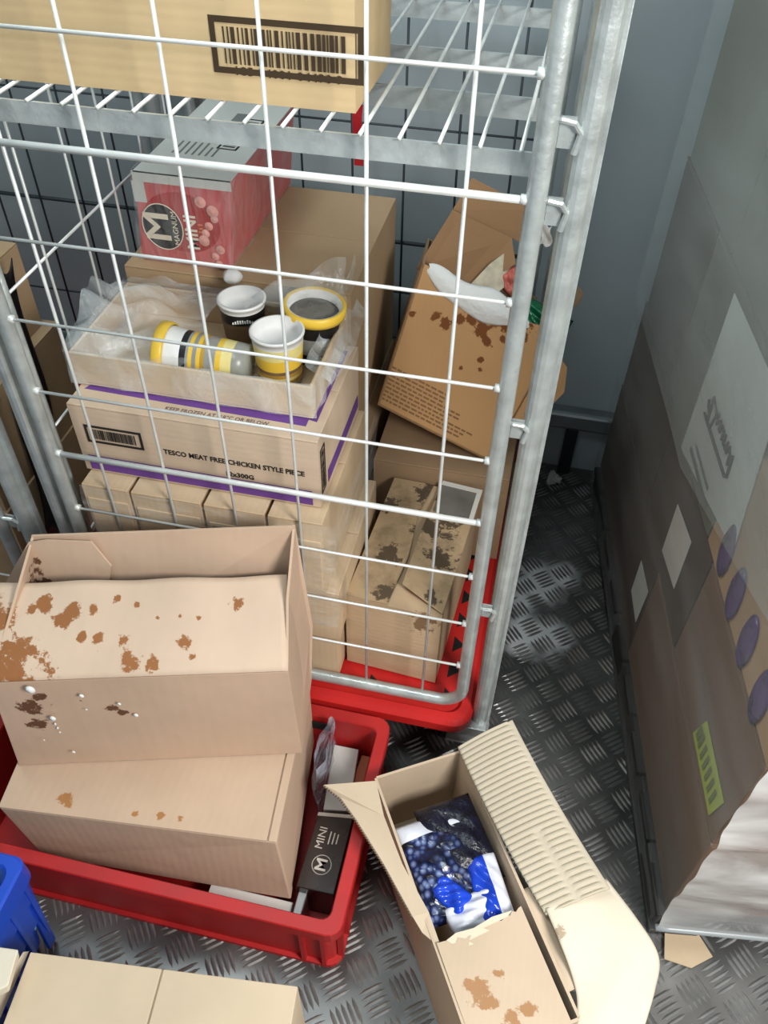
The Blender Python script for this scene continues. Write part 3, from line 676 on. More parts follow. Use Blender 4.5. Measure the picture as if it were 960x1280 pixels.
b = MB(); b.slab([LB(0, 0, .0), LB(0, H_, .0), LB(0, H_, D_), LB(0, 0, D_)], th); b.slab([LB(0, 0, 0), LB(0, 0, D_), LB(W1, 0, D_), LB(W1, 0, 0)], th)
b.slab([LB(0, 0, D_), LB(0, H_, D_), LB(W1, H_, D_), LB(W1, 0, D_)], th); b.slab([LB(W1, 0, 0), LB(W1, 0, D_), LB(W2, H_*.8, D_), LB(W2, H_*.8, 0)], th)
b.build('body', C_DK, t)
# rear flap, raised behind the opening, folded at its corner
C_FLAP = card('brown_flap_card', rgb(158, 122, 88))
f0, f1, f2, f3 = at((521, 335), y=.60), at((590, 222), y=.745), at((668, 300), y=.74), at((575, 372), y=.62)
f4 = at((655, 292), y=.73)
b = MB(); b.slab([f0, f3, at((645, 330), y=.67), at((640, 297), y=.71), at((566, 262), y=.70)], .005); b.build('top_flap', C_FLAP, t, bevel=.001)
b = MB(); b.slab([at((566, 262), y=.71), at((650, 303), y=.722), at((668, 262), y=.75), f1], .005); b.build('folded_flap', C_FLAP, t, bevel=.001)
# torn flaps poking out on the open side
b = MB(); b.slab([LB(W2, H_*.93, -.006), LB(W2+.045, H_*.86, -.004), LB(W2+.062, H_*.70, 0), LB(W2+.05, H_*.60, 0), LB(W2+.02, H_*.42, .0), LB(W1+.01, H_*.3, .0)], .005); b.build('side_flap', C_LEANF, t)
g0 = at((700, 375), y=.66); 
b = MB(); b.slab([at((700, 345), y=.64), at((716, 352), y=.66), at((728, 366), y=.67), at((722, 378), y=.66), at((703, 394), y=.63), at((690, 388), y=.62)], .006); b.build('rear_side_flap', C_DK, t)
# printed small lines near the bottom edge
b = MB(); rr_ = random.Random(2)
Ff = lambda u, v: LB(u, v, -.0008)
for k in range(9):
    v = .018+.0095*k; u = .006; um = .20+.02*(k % 3)-.012*k
    while u < um:
        l = rr_.choice((.006, .010, .014))
        b.slab([Ff(u, v), Ff(u+l, v), Ff(u+l, v+.0042), Ff(u, v+.0042)], .0004); u += l+.003
b.build('small_print', mat('faint_print', rgb(136, 100, 66), .8), t)
# icy plastic along the top edge
b = MB()
def ice(u, v):
    base = LB(.015+.24*u, H_-.022-.01*math.sin(u*7)+.03*math.sin(2*PI*u+1)*.3, 0); a = PI*2*v
    r = .031*(.95+.16*math.sin(u*11+1)+.10*math.sin(5*a+3*u))*(math.sin(PI*min(1, max(0, u*.96+.02)))**.5)
    return base + e2*(r*1.05*math.sin(a)+.01) - e3*(r*.55*math.cos(a)-.004) + e1*.002*math.sin(a*3)
b.surf(ice, 30, 18)
tag(single(b.build('ice_crust', FROST, smooth=True)), 'crust of white ice over the top edge of the leaning carton', 'ice')
# packs showing in its opening
GREEN = mat('green_foil', rgb(14, 96, 62), .22, .2, bump=1, bscale=40, var=.3, vscale=30); REDP = mat('salmon_print', rgb(206, 110, 96), .4, var=.2, vscale=40)
def pillow(b, M, w, h, th, n=14, mi=0, wob=.004, seed=0, mif=None):
    for s in (1, -1):
        def f(u, v):
            e = (max(0, 1-abs(2*u-1)**3)*max(0, 1-abs(2*v-1)**3))**.5
            return M @ Vector(((u-.5)*w, (v-.5)*h, s*th*e*.5+wob*math.sin(seed+9*u+5*v)*e+wob*.6*math.sin(seed*2+21*u-13*v)*e))
        n0 = len(b.f); b.surf(f, n, n, mi)
        if mif:
            for i in range(len(b.f)-n0): b.mi[n0+i] = mif((i//n+.5)/n, (i % n+.5)/n)
for (px, py, yy, w, h, lab, mm, r) in (((622), 400, .62, .075, .07, 'green foil pack in the mouth of the leaning carton', GREEN, .3), (640, 352, .66, .05, .05, 'salmon pink pack above the green foil in the leaning carton', REDP, .9), (676, 400, .60, .06, .12, 'dark green foil pack by the cage post in the leaning carton', GREEN, 1.2)):
    p = at((px, py), y=yy); b = MB(); pillow(b, Matrix.Translation(p) @ Matrix.Rotation(1.0, 4, 'X') @ Matrix.Rotation(r, 4, 'Z'), w, h, .03, 16, 0, .005, px)
    tag(single(b.build('food_pack', mm, smooth=True)), lab, 'food pack', 'packs in the leaning carton')
b = MB(); pts = [at((560, 385), y=.60), at((612, 330), y=.66), at((636, 312), y=.70), at((640, 350), y=.66), at((600, 385), y=.61)]
b.slab(pts, .004); tag(single(b.build('paper_sleeve', mat('cream_floral_print', rgb(206, 196, 170), .5, var=.3, vscale=35))), 'cream patterned sleeve inside the leaning carton', 'packaging')
b = MB(); c = at((683, 294), y=.66)
def scrap(u, v): return Vector((c.x-.012+.022*u+.004*math.sin(v*6), c.y+.01*math.sin(3*u+2*v), c.z-.026+.05*v+.004*math.sin(u*7)))
b.surf(scrap, 8, 10); tag(single(b.build('film_scrap', WHITE, solid=.001)), 'bright white scrap of film between the cage posts', 'plastic scrap')

# ------------------------------------------------------------ red tote in front of the cage
OX0, OX1, OY0, OY1, OH = -.86, -.051, -.492, -.052, .195
t = thing('red_tote', 'red plastic tote crate on the tread plate, holding the stained boxes', 'crate', ((OX0+OX1)/2, (OY0+OY1)/2, 0))
def rr2(x0, x1, y0, y1, r, z, n=5):
    o = []
    for (cx, cy, a0) in ((x1-r, y0+r, 1.5*PI), (x1-r, y1-r, 0), (x0+r, y1-r, .5*PI), (x0+r, y0+r, PI)):
        for k in range(n): a = a0+k*PI/2/(n-1); o.append((cx+r*math.cos(a), cy+r*math.sin(a), z))
    return o
def loft(b, loops, mi=0, cap0=True, cap1=True):
    n = len(loops[0]); fs = []
    for i in range(len(loops)-1):
        for j in range(n): fs.append((i*n+j, i*n+(j+1) % n, (i+1)*n+(j+1) % n, (i+1)*n+j))
    if cap0: fs.append(tuple(range(n-1, -1, -1)))
    if cap1: fs.append(tuple((len(loops)-1)*n+j for j in range(n)))
    b.add([p for l in loops for p in l], fs, mi)
b = MB(); A = lambda i, z, r: rr2(OX0+i, OX1-i, OY0+i, OY1-i, r, z)
loft(b, [A(.004, 0, .03), A(.004, .012, .03), A(.012, .013, .03), A(.012, OH-.036, .03), A(0, OH-.034, .028), A(0, OH-.002, .028), A(.002, OH, .026), A(.024, OH, .018), A(.026, OH-.003, .018), A(.034, .012, .018)])
for x in (OX1-.075, OX1-.035, OX0+.05):
    b.box(x-.004, x+.004, OY0+.003, OY0+.014, .002, OH-.034)
for y in (OY0+.03, OY0+.07, OY1-.07):
    b.box(OX1-.014, OX1-.003, y-.004, y+.004, .002, OH-.034)
b.build('body', REDD, t)
p = at((396, 906), y=OY1-.03)
b = MB(); b.box(p.x-.05, p.x+.03, OY1-.0325, OY1-.0295, p.z-.012, p.z+.012); b.build('hand_hole', BLACK, t)
b = MB()
# scuffed rim end
pp = at((140, 1127), y=OY0+.015)
for (dx, dz, w, h) in ((-.02, .004, .03, .003), (0, 0, .035, .005), (.022, -.005, .03, .004), (-.005, -.006, .02, .003)):
    n = 9; b.slab([(pp.x+dx+w*.5*math.cos(2*PI*k/n)*(1+.3*math.sin(5*k)), OY0+.0125+.0, pp.z+dz+h*math.sin(2*PI*k/n)*(1+.4*math.sin(3*k))) for k in range(n)], .001)
o = b.build('scuff', mat('white_scuff', rgb(214, 190, 186), .8), t); o['label'] = 'white scuff mark'

# things in the tote along its right end
TB = .0135
t = thing('ice_cream_box', 'dark brown ice cream box with silver print, in the right end of the red tote', 'ice cream box', (-.105, -.31, TB))
DB = mat('dark_brown_gloss', rgb(44, 30, 26), .28, var=.1); SIL = mat('silver_print', rgb(196, 186, 176), .35, .4)
ZB = .125
q = [at((396, 1022), z=ZB), at((443, 1014), z=ZB), at((452, 1066), z=ZB), at((428, 1120), z=ZB), at((373, 1098), z=ZB)]
fl_, fr_, rr1, rl = at((370, 1108), z=ZB), at((430, 1122), z=ZB), at((452, 1022), z=ZB), at((398, 1016), z=ZB)
fr_.x = min(fr_.x, -.088); rr1.x = min(rr1.x, -.088)
fl_.y = max(fl_.y, -.455); fr_.y = max(fr_.y, -.455)
b = MB(); b.hexa([Vector((p.x, p.y, TB)) for p in (fl_, fr_, rr1, rl)], [fl_, fr_, rr1, rl]); b.build('body', DB, t, bevel=.002)
ax = (rl-fl_).normalized(); cen = at((402, 1081), z=ZB+.0006)
Mb = frame(cen, ax, (0, 0, 1)); 
b = MB(); b.tube([Mb @ Vector((.0185*math.cos(2*PI*k/36), .0185*math.sin(2*PI*k/36), 0)) for k in range(36)], .0009, 6, closed=True); b.build('badge_ring', SIL, t)
lettering('lettering', 'M', .030, Mb, SIL, t, 1.1, bold=.0006)
cen = at((402, 1047), z=ZB+.0006); lettering('lettering', 'MINI', .022, frame(cen, ax, (0, 0, 1)), SIL, t, 1)
b = MB(); 
for k in range(3):
    M2 = frame(at((412+5*k, 1048), z=ZB+.0006), ax, (0, 0, 1)); b.box(-.012, .014-.003*k, -.0012, .0012, 0, .0003, 0, M2)
b.build('small_print', SIL, t)
b = MB(); e = [rl, rr1]; b.slab([rl+Vector((0, -.006, .0012)), rr1+Vector((0, -.006, .0012)), rr1+Vector((0, .001, .0012)), rl+Vector((0, .001, .0012))], .001); b.build('edge', SIL, t)
# grey-white carton lying behind it
z = .115; pts = [at((404, 1012), z=z), at((435, 1016), z=z), at((455, 912), z=z), at((424, 908), z=z)]
pts[2].y = min(pts[2].y, -.092); pts[3].y = min(pts[3].y, -.092); pts[0].y = max(pts[0].y, rl.y+.012); pts[1].y = max(pts[1].y, rr1.y+.012)
b = MB(); b.hexa([Vector((p.x, p.y, TB)) for p in pts], pts)
tag(single(b.build('narrow_carton', mat('grey_white_card', rgb(190, 190, 184), .5, var=.14, vscale=18), bevel=.002)), 'narrow grey-white carton lying behind the dark ice cream box in the tote', 'carton')
z = .10; pts = [at((447, 1000), z=z), at((462, 1000), z=z), at((476, 925), z=z), at((461, 922), z=z)]
for p in pts: p.x = min(p.x, -.0835)
pts = [Vector((-.118, -.225, z)), Vector((-.088, -.225, z)), Vector((-.088, -.095, z)), Vector((-.107, -.095, z))]
b = MB(); b.hexa([Vector((p.x, p.y, TB)) for p in pts], pts)
tag(single(b.build('orange_pack', mat('orange_brown_pack', rgb(150, 80, 48), .45, var=.1), bevel=.002)), 'orange-brown pack against the inner right wall of the tote', 'pack')
# crumpled clear bag beside the boxes
b = MB(); p0 = at((398, 960), z=.16)
def bag(u, v):
    a = 2*PI*u; r = .02*(1+.35*math.sin(3*a+4*v)+.2*math.sin(7*a))
    return Vector((-.172+r*.55*math.cos(a)+.004*math.sin(9*v), -.15+.085*math.sin(a)*(1-.3*v)+.008*math.sin(6*v), .03+.20*v))
b.surf(bag, 28, 18)
tag(single(b.build('clear_bag', film('bluish_bag_film', rgb(190, 200, 214), .45, .2, 25, bump=1), smooth=True)), 'crumpled bluish clear bag between the stained box and the tote wall', 'plastic bag')
# white carton edges under the lower box
b = MB(); b.box(-.33, -.165, -.445, -.415, TB, .085); tag(single(b.build('white_carton', WHITE, bevel=.002)), 'flat white carton showing under the lower stained box', 'carton')
b = MB(); b.box(-.158, -.142, -.452, -.39, TB, .10); tag(single(b.build('silver_carton', mat('silver_card', rgb(176, 180, 182), .35, .3), bevel=.002)), 'thin silver-white carton end beside the dark ice cream box', 'carton')

# ------------------------------------------------------------ lower stained box
def local(base, pts): return [tuple(Vector(p)-Vector(base)) for p in pts]
L1c = dict(fl=(-.688, -.446), fr=(-.186, -.397), rr=(-.219, -.075), rl=(-.730, -.125)); Z0, Z1 = .088, .309
bs_ = (-.45, -.26, Z0)
st1 = [(p.x-bs_[0], p.y-bs_[1], p.z-bs_[2], r) for p, r in ((at((84, 1000), z=Z1), .016), (at((200, 1018), z=Z1), .007), (at((168, 1018), z=Z1), .006), (at((225, 1022), z=Z1), .006))]
C_L1 = card('stained_lower_card', rgb(200, 174, 150), st1, rgb(168, 120, 74), ridge='X', rs=120)
t = thing('cardboard_box', 'lower of the two stacked brown boxes in the red tote', 'box', bs_)
b = MB(); B0 = [(*L1c[k], Z0) for k in ('fl', 'fr', 'rr', 'rl')]
B0[0] = (-.672, -.440, Z0); B0[1] = (-.170, -.412, Z0)
T1 = [(*L1c[k], Z1-.004) for k in ('fl', 'fr', 'rr', 'rl')]
b.hexa(B0, T1); b.build('body', C_L1, t, bevel=.003)
def mixp(a, b_, f_): return tuple(a[i]+(b_[i]-a[i])*f_ for i in range(len(a)))
F = {k: (*L1c[k], Z1) for k in L1c}
xs_ = .965
b = MB(); b.slab([F['fl'], mixp(F['fl'], F['fr'], xs_), mixp(F['rl'], F['rr'], xs_), F['rl']], .0035); b.build('top_flap', C_L1, t, bevel=.001)
b = MB(); b.slab([mixp(F['fl'], F['fr'], xs_+.006), F['fr'], F['rr'], mixp(F['rl'], F['rr'], xs_+.006)], .003); b.build('end_flap', C_L1, t, bevel=.001)

# ------------------------------------------------------------ upper stained box, opened
bs_ = (-.45, -.22, .311)
FL, FR, RR, RL = Vector((-.692, -.366, .311)), Vector((-.190, -.226, .311)), Vector((-.216, -.070, .311)), Vector((-.742, -.185, .311))
FLt, FRt = Vector((-.668, -.352, .572)), Vector((-.198, -.226, .578))
RRt, RLt = at((369, 656), y=-.042), at((40, 668), y=-.11)
z2 = .585
def sp(px, py, r, **k):
    p = at((px, py), **(k or {'z': .59})); return (p.x-bs_[0], p.y-bs_[1], p.z-bs_[2], r)
st2 = [sp(8, 780, .020), sp(12, 835, .034), (lambda q: q)(sp(20, 815, .02)), sp(62, 765, .011), sp(80, 783, .012), sp(95, 775, .012), sp(105, 800, .007), sp(125, 805, .008), sp(150, 762, .006), sp(122, 773, .007), sp(155, 805, .008), sp(163, 828, .012), sp(190, 830, .009), sp(232, 808, .008), sp(300, 770, .0075), sp(288, 770, .004), sp(175, 769, .004), sp(228, 782, .003), sp(60, 835, .010), sp(200, 782, .004), sp(250, 784, .003), sp(45, 770, .005), sp(5, 756, .006), sp(240, 822, .004)]
st2w = [(q[0], q[1], q[2], q[3]*1.45) for q in st2]
C_L2 = card('stained_upper_card', rgb(206, 182, 160), st2w, rgb(150, 100, 62), ridge='X', rs=90, flat=(1, 1, 0))
st3 = [sp(40, 882, .022, y=-.34), sp(50, 900, .016, y=-.335), sp(142, 881, .014, y=-.30), sp(152, 888, .010, y=-.30), sp(48, 872, .014, y=-.335), sp(102, 873, .004, y=-.315), sp(55, 705, .014, y=-.12), sp(50, 695, .010, y=-.12), sp(62, 715, .012, y=-.12), sp(55, 722, .012, y=-.13)]
C_L2F = card('stained_front_card', rgb(200, 172, 148), st3, rgb(104, 70, 50), ridge='X', rs=90, flat=(1, .3, 1))
t = thing('cardboard_box', 'upper stained brown box with its lid flap spotted brown, stacked in the red tote', 'box', bs_)
b = MB(); th = .0045
b.slab([FL, FR, FRt, FLt], th); b.build('front_wall', C_L2F, t, bevel=.001)
b = MB()
midR = at((389, 800), y=-.068)
b.slab([FR, RR, Vector((-.212, -.048, .47)), RRt, Vector((-.224, -.125, .640)), FRt], th)
b.slab([RR, RL, RLt, RRt, ], th)
b.slab([RL, FL, FLt, RLt], th)
b.slab([FL+Vector((0, 0, .001)), RL+Vector((0, 0, .001)), RR+Vector((0, 0, .001)), FR+Vector((0, 0, .001))], th*.2)
b.build('body', C_L2F, t, bevel=.001)
fe, fw = at((359, 721), y=-.078), at((0, 731), y=-.19)
fw2 = fe + (fw-fe)*1.12
b = MB()
def lid(u, v):
    a = FLt.lerp(FRt, u); c = fw2.lerp(fe, u); p = a.lerp(c, v)
    p = p + Vector((0, 0, .003+.004*math.sin(PI*v)+.0022*math.sin(u*21)*v))
    return p
b.surf(lid, 40, 14)
o = b.build('lid_flap', C_L2, t, smooth=True, solid=.004); o['label'] = 'lid flap spotted with brown stains'
b = MB(); n_ = (RRt-RLt).cross(RL-RLt).normalized()
if n_.y > 0: n_ = -n_
def onrear(px, py, off=.012):
    a, b2 = (px-480)/FPX, (py-640)/FPX
    dd = Vector([CR[0][i]*a+CR[1][i]*b2+CR[2][i] for i in range(3)]); tt = (RLt-CC).dot(n_)/dd.dot(n_)
    return CC+dd*tt+n_*off
b.slab([onrear(62, 669), onrear(118, 671), onrear(143, 701), onrear(137, 745), onrear(18, 750), onrear(10, 725), onrear(40, 672)], .004)
b.build('side_flap', C_L2F, t)
drips_ = []
for (px, py, r) in ((102, 870, .0045), (149, 880, .0035), (170, 894, .0045), (66, 898, .006), (92, 940, .0035), (38, 862, .009), (108, 887, .002), (55, 925, .002)):
    p = at((px, py), y=(-.352+(px-0)*.00031)); f_ = (p.x-FL.x)/(FR.x-FL.x); y = FL.y+(FR.y-FL.y)*f_ - .003
    p = at((px, py), y=y); b = MB(); b.lathe([(.0001, -r*.5), (r*.8, -r*.25), (r, 0), (r*.7, r*.4), (.0001, r*.5)], 9, Matrix.Translation(p) @ Matrix.Rotation(PI/2, 4, 'X')); b.build('ice_drip', FROST, t, smooth=True)
for k in range(9):
    p = at((66+3*k, 900+5*k), y=FL.y+.0275*1.0+.0006*k*3-.003); b = MB(); b.lathe([(.0001, -.004), (.0026, 0), (.0001, .004)], 7, Matrix.Translation(p)); b.build('ice_drip', FROST, t, smooth=True)

# ------------------------------------------------------------ torn carton of berries on the floor
U = Vector((.519, -.854, 0)).normalized(); NN = Vector((.854, .519, 0)).normalized()
def T(u, n, z): return U*u+NN*n+Vector((0, 0, z))
HB = .245; n0, n1, u0, u1 = -.151, .022, .155, .640
bs_ = tuple(T((u0+u1)/2, (n0+n1)/2, .001))
def tl(px, py, r, z=HB): p = at((px, py), z=z); return (p.x-bs_[0], p.y-bs_[1], p.z-bs_[2], r)
stt = [tl(600, 1240, .020), tl(585, 1235, .012), tl(625, 1217, .008), tl(660, 1262, .010), tl(640, 1275, .014), tl(610, 1255, .014)]
C_T = card('torn_card', rgb(200, 180, 156), [(*q[:3], q[3]*1.2) for q in stt], rgb(168, 128, 92), ridge='X')
C_T2 = card('torn_inner_card', rgb(204, 186, 162))
t = thing('torn_carton', 'brown carton on the floor torn open over blue berry bags', 'box', bs_)
b = MB(); th = .005; z0 = .001
uo = .462
b.slab([T(u0, n0, z0), T(u1, n0, z0), T(u1, n0, HB), T(u0, n0, HB)][::-1], th)
b.slab([T(u0, n1, z0), T(u1, n1, z0), T(u1, n1, HB), T(u0, n1, HB)], th)
b.slab([T(u1, n0, z0), T(u1, n1, z0), T(u1, n1, HB), T(u1, n0, HB)][::-1], th)
b.slab([T(u0, n0, z0), T(u0, n1, z0), T(u0, n1, HB-.004), T(u0, n0, HB-.004)], th)
b.slab([T(u0, n0, z0+th), T(u1, n0, z0+th), T(u1, n1, z0+th), T(u0, n1, z0+th)], th)
b.build('body', C_T, t)
# remaining top with a ragged tear line
rg = random.Random(5); edge = []
K = 26
for k in range(K+1):
    f_ = k/K; n_ = n0+(n1-.012-n0)*f_; edge.append(T(uo+.016*(1-f_)*(1 if f_ > .12 else .3)+rg.uniform(-.004, .004), n_, HB+.001+.004*(1-f_)))
b = MB()
for k in range(K):
    f_ = k/K; n_ = n0+(n1-.012-n0)*f_; n2 = n0+(n1-.012-n0)*(k+1)/K
    b.slab([edge[k], T(u1, n_, HB), T(u1, n2, HB), edge[k+1]], .004)
b.build('top_panel', C_T, t, weld=True)
b = MB(); pts = [(552, 1180), (570, 1166), (592, 1160), (615, 1146), (640, 1138), (634, 1146), (604, 1160), (612, 1163), (585, 1176), (592, 1180), (566, 1188), (556, 1187)]
b.slab([at(p, z=HB+.0035) for p in pts][::-1], .0012)
b.build('torn_layer', card('pale_torn_card', rgb(224, 212, 188)), t)
# left flap, folded outward over the tote edge
b = MB()
lf = [((512, 1076), .200), ((482, 990), HB), ((470, 976), HB), ((405, 981), HB+.035), ((425, 996), HB+.03), ((442, 1015), HB+.026), ((470, 1062), HB+.02), ((500, 1112), HB+.012), ((522, 1152), HB+.004), ((548, 1184), HB-.004)]
P_ = [at(p, z=z) for p, z in lf]
b.slab([at((470, 976), z=HB), at((405, 981), z=HB+.035), at((425, 996), z=HB+.032), at((446, 1025), z=HB+.026), at((480, 1020), z=HB)], .005)
b.slab([at((480, 1020), z=HB), at((446, 1025), z=HB+.026), at((480, 1080), z=HB+.018), at((503, 1080), z=HB)], .005)
b.slab([at((503, 1080), z=HB), at((480, 1080), z=HB+.018), at((516, 1146), z=HB+.006), at((536, 1140), z=HB)], .005)
b.slab([at((536, 1140), z=HB), at((516, 1146), z=HB+.006), at((528, 1166), z=HB-.002), at((552, 1186), z=HB-.002)], .005)
b.build('side_flap', C_T2, t, weld=False)
b = MB()
pth = [at((404, 983), z=HB+.033), at((424, 999), z=HB+.029), at((445, 1028), z=HB+.023), at((479, 1083), z=HB+.015), at((515, 1149), z=HB+.003), at((527, 1169), z=HB-.005)]
for i in range(len(pth)-1):
    a, c = pth[i], pth[i+1]; n = max(2, int((c-a).length/.005))
    for k in range(n):
        p = a.lerp(c, (k+.5)/n); b.tube([p+Vector((-.0005, -.0005, -.0016)), p+Vector((.0012, .001, .0016))], .0011, 5)
b.build('fluted_edge', mat('dark_flute', rgb(96, 78, 58), .9), t)
# right flap: peeled open so the flutes show, then curling down at its near end
def rf(u, v):
    """u along the box, v outward"""
    uu = u0-.004+u*.338; nn_ = n1-.004+.022*u*u+v*(.112+.008*u); z = HB+.010+.045*v*(1-.55*u)+.006*math.sin(PI*v)
    return T(uu, nn_, z)
PITCH = .0105
b = MB(); nu = 30*6; nv = 10; vs = []
def rf_ridge(u, v):
    p = rf(u, v); k = abs(math.cos(PI*u*30))
    a = 1.0
    if v > .90: a = 0
    if .42 < v < .56 and u > .62: a = 0
    return p+Vector((0, 0, .0048*k*a))
b.surf(rf_ridge, nu, 24)
o = b.build('fluted_flap', card('fluted_card', rgb(194, 184, 164), ridge='Y'), t, smooth=True, solid=.004); o['label'] = 'peeled flap with bare corrugated ridges'
rows = [((682, 1136), (758, 1098), .262), ((700, 1180), (796, 1150), .262), ((716, 1222), (822, 1196), .252), ((722, 1256), (818, 1238), .238), ((716, 1300), (800, 1300), .215), ((700, 1345), (790, 1345), .18)]
def cf(u, v):
    q = u*(len(rows)-1); i = min(len(rows)-2, int(q)); f_ = q-i
    def cr_(P4):
        p0, p1, p2, p3 = P4
        return (p1*2+(p2-p0)*f_+(p0*2-p1*5+p2*4-p3)*f_*f_+(p1*3-p0-p2*3+p3)*f_**3)*.5
    ix = [max(0, min(len(rows)-1, i+k)) for k in (-1, 0, 1, 2)]
    a = cr_([at(rows[k][0], z=rows[k][2]) for k in ix]); c = cr_([at(rows[k][1], z=rows[k][2]-.015) for k in ix])
    p = a.lerp(c, v); p.z += .014*math.sin(PI*v)*(.3+u)+.003*math.sin(9*u+5*v)
    return p
b = MB(); b.surf(cf, 40, 26)
o = b.build('curled_flap', card('pale_flap_card', rgb(220, 210, 190), [tl(698, 1165, .012, .27)], rgb(176, 156, 134), flat=(1, 1, 0)), t, smooth=True, solid=.004); o['label'] = 'pale curled cardboard flap'
b = MB()
def strip(u, v): return T(uo-.03+u*.17, n1+.002+.030*v, HB-.012+.006*math.sin(PI*v)+.004*math.sin(9*u))
b.surf(strip, 20, 8); b.build('torn_strip', C_T2, t, smooth=True, solid=.004)
# berry bags inside
def berry():
    M = bpy.data.materials.new('berry_print'); M.use_nodes = True; N = M.node_tree.nodes; L = M.node_tree.links; pb = N['Principled BSDF']
    tc = N.new('ShaderNodeTexCoord'); v = N.new('ShaderNodeTexVoronoi'); v.inputs['Scale'].default_value = 75; L.new(tc.outputs['Object'], v.inputs['Vector'])
    cr = N.new('ShaderNodeValToRGB'); e = cr.color_ramp.elements; e[0].position = 0; e[0].color = rgb(150, 170, 214); e[1].position = .5; e[1].color = rgb(30, 44, 96); x = cr.color_ramp.elements.new(.8); x.color = rgb(10, 12, 26)
    L.new(v.outputs['Distance'], cr.inputs[0]); n = N.new('ShaderNodeTexNoise'); n.inputs['Scale'].default_value = 14; L.new(tc.outputs['Object'], n.inputs['Vector'])
    mr = N.new('ShaderNodeMapRange'); mr.inputs['From Min'].default_value = .42; mr.inputs['From Max'].default_value = .6; L.new(n.outputs['Fac'], mr.inputs['Value'])
    mx = N.new('ShaderNodeMix'); mx.data_type = 'RGBA'; L.new(mr.outputs[0], mx.inputs[0]); L.new(cr.outputs[0], mx.inputs[6]); mx.inputs[7].default_value = rgb(12, 14, 34)
    L.new(mx.outputs[2], pb.inputs['Base Color']); pb.inputs['Roughness'].default_value = .2
    bp = N.new('ShaderNodeBump'); bp.inputs['Strength'].default_value = .7; bp.inputs['Distance'].default_value = .004; L.new(v.outputs['Distance'], bp.inputs['Height']); L.new(bp.outputs[0], pb.inputs['Normal'])
    return M
BERRY = berry(); BF = mat('royal_blue_film', rgb(28, 70, 200), .2, var=.25, vscale=25, bump=.8, bscale=30); WF = mat('white_film', rgb(222, 226, 238), .3, var=.06, bump=.6, bscale=25)
def bagp(label, uq, nq, z, w, h, a, tilt, mats, mif=None, th=.05, name='berry_bag'):
    p = T(uq, nq, z); px = uq*60; b = MB(); M = Matrix.Translation(p) @ Matrix.Rotation(a, 4, 'Z') @ Matrix.Rotation(tilt, 4, 'X')
    t = None
    pillow(b, M, w, h, th, 26, 0, .004, px, mif)
    o = single(b.build(name, mats, smooth=True)); tag(o, label, 'food bag', 'berry bags in the torn carton'); return o, p, M
a0 = math.radians(-58)
bagp('bag printed with blue berries and a white strip in the torn carton', .335, -.076, .197, .19, .14, a0, .0, [BERRY, WF], lambda u, v: 1 if (u < .2) else 0)
bagp('dark bag of berries behind, in the torn carton', .305, -.040, .198, .17, .115, a0, .0, [mat('dark_berry', rgb(14, 16, 34), .3, var=.6, vscale=60, bump=1, bscale=80)], None, .05)
bagp('shiny royal blue bag corner among the berries', .392, -.092, .212, .07, .045, a0+.6, .2, [BF], None, .03)
bagp('blue bag with a white end, beside the fluted flap', .405, -.022, .205, .13, .062, a0-.1, .1, [BF, WF], lambda u, v: 1 if v > .60 else 0, .05)
bagp('white bag with faint print near the torn edge of the carton', .430, -.060, .205, .06, .105, a0+.15, .1, [WF], None, .04)
# ------------------------------------------------------------ closed carton at the front
t = carton('closed pale brown box in the front, its two top flaps meeting', 0, 1, 0, 1, 0, .01) if False else None
zf_ = .335; a_l, a_r = at((38, 1190), z=zf_), at((372, 1233), z=zf_)
ang = math.atan2(a_r.y-a_l.y, a_r.x-a_l.x); w_ = (a_r-a_l).length; dep = .30
cen = (a_l+a_r)/2 + Vector((math.sin(ang), -math.cos(ang), 0))*dep/2
t = carton('closed pale brown box in front of the red tote, its two flaps meeting', cen.x-w_/2, cen.x+w_/2, cen.y-dep/2, cen.y+dep/2, .001, zf_, ang=ang, m=card('pale_front_card', rgb(206, 188, 162)), seam='y', gap=.003)
b = MB(); q0 = at((40, 1187), z=zf_+.002); q1 = at((8, 1290), z=zf_-.0)
b.slab([at((36, 1189), z=zf_-.012), at((29, 1190), z=zf_-.012), at((-12, 1256), z=zf_-.02), at((-16, 1292), z=zf_-.03), at((-4, 1282), z=zf_-.03)], .004)
b.build('side_flap', C_T2, t)
# ------------------------------------------------------------ blue crate
BX0, BX1, BY0, BY1, BH = -.93, -.575, -.905, -.528, .345
t = thing('blue_crate', 'blue ribbed plastic crate in front of the red tote', 'crate', ((BX0+BX1)/2, (BY0+BY1)/2, 0))
b = MB(); A = lambda i, z, r=.02: rr2(BX0+i, BX1-i, BY0+i, BY1-i, r, z)
loft(b, [A(.055, 0), A(.045, .05), A(.038, .05), A(.030, .14), A(.022, .14), A(.016, .23), A(.010, .23), A(.006, BH-.05), A(0, BH-.05), A(0, BH-.004), A(.004, BH), A(.018, BH), A(.022, BH-.006), A(.062, .01)])
b.build('body', BLUE, t)
b = MB()
for y in [BY1-.03-.045*k for k in range(7)]:
    b.hexa([(BX1-.05, y-.004, .02), (BX1-.03, y-.004, .02), (BX1-.03, y+.004, .02), (BX1-.05, y+.004, .02)], [(BX1-.02, y-.004, BH-.05), (BX1-.002, y-.004, BH-.05), (BX1-.002, y+.004, BH-.05), (BX1-.02, y+.004, BH-.05)])
for x in [BX1-.03-.045*k for k in range(7)]:
    b.hexa([(x-.004, BY1-.05, .02), (x+.004, BY1-.05, .02), (x+.004, BY1-.03, .02), (x-.004, BY1-.03, .02)], [(x-.004, BY1-.02, BH-.05), (x+.004, BY1-.02, BH-.05), (x+.004, BY1-.002, BH-.05), (x-.004, BY1-.002, BH-.05)])
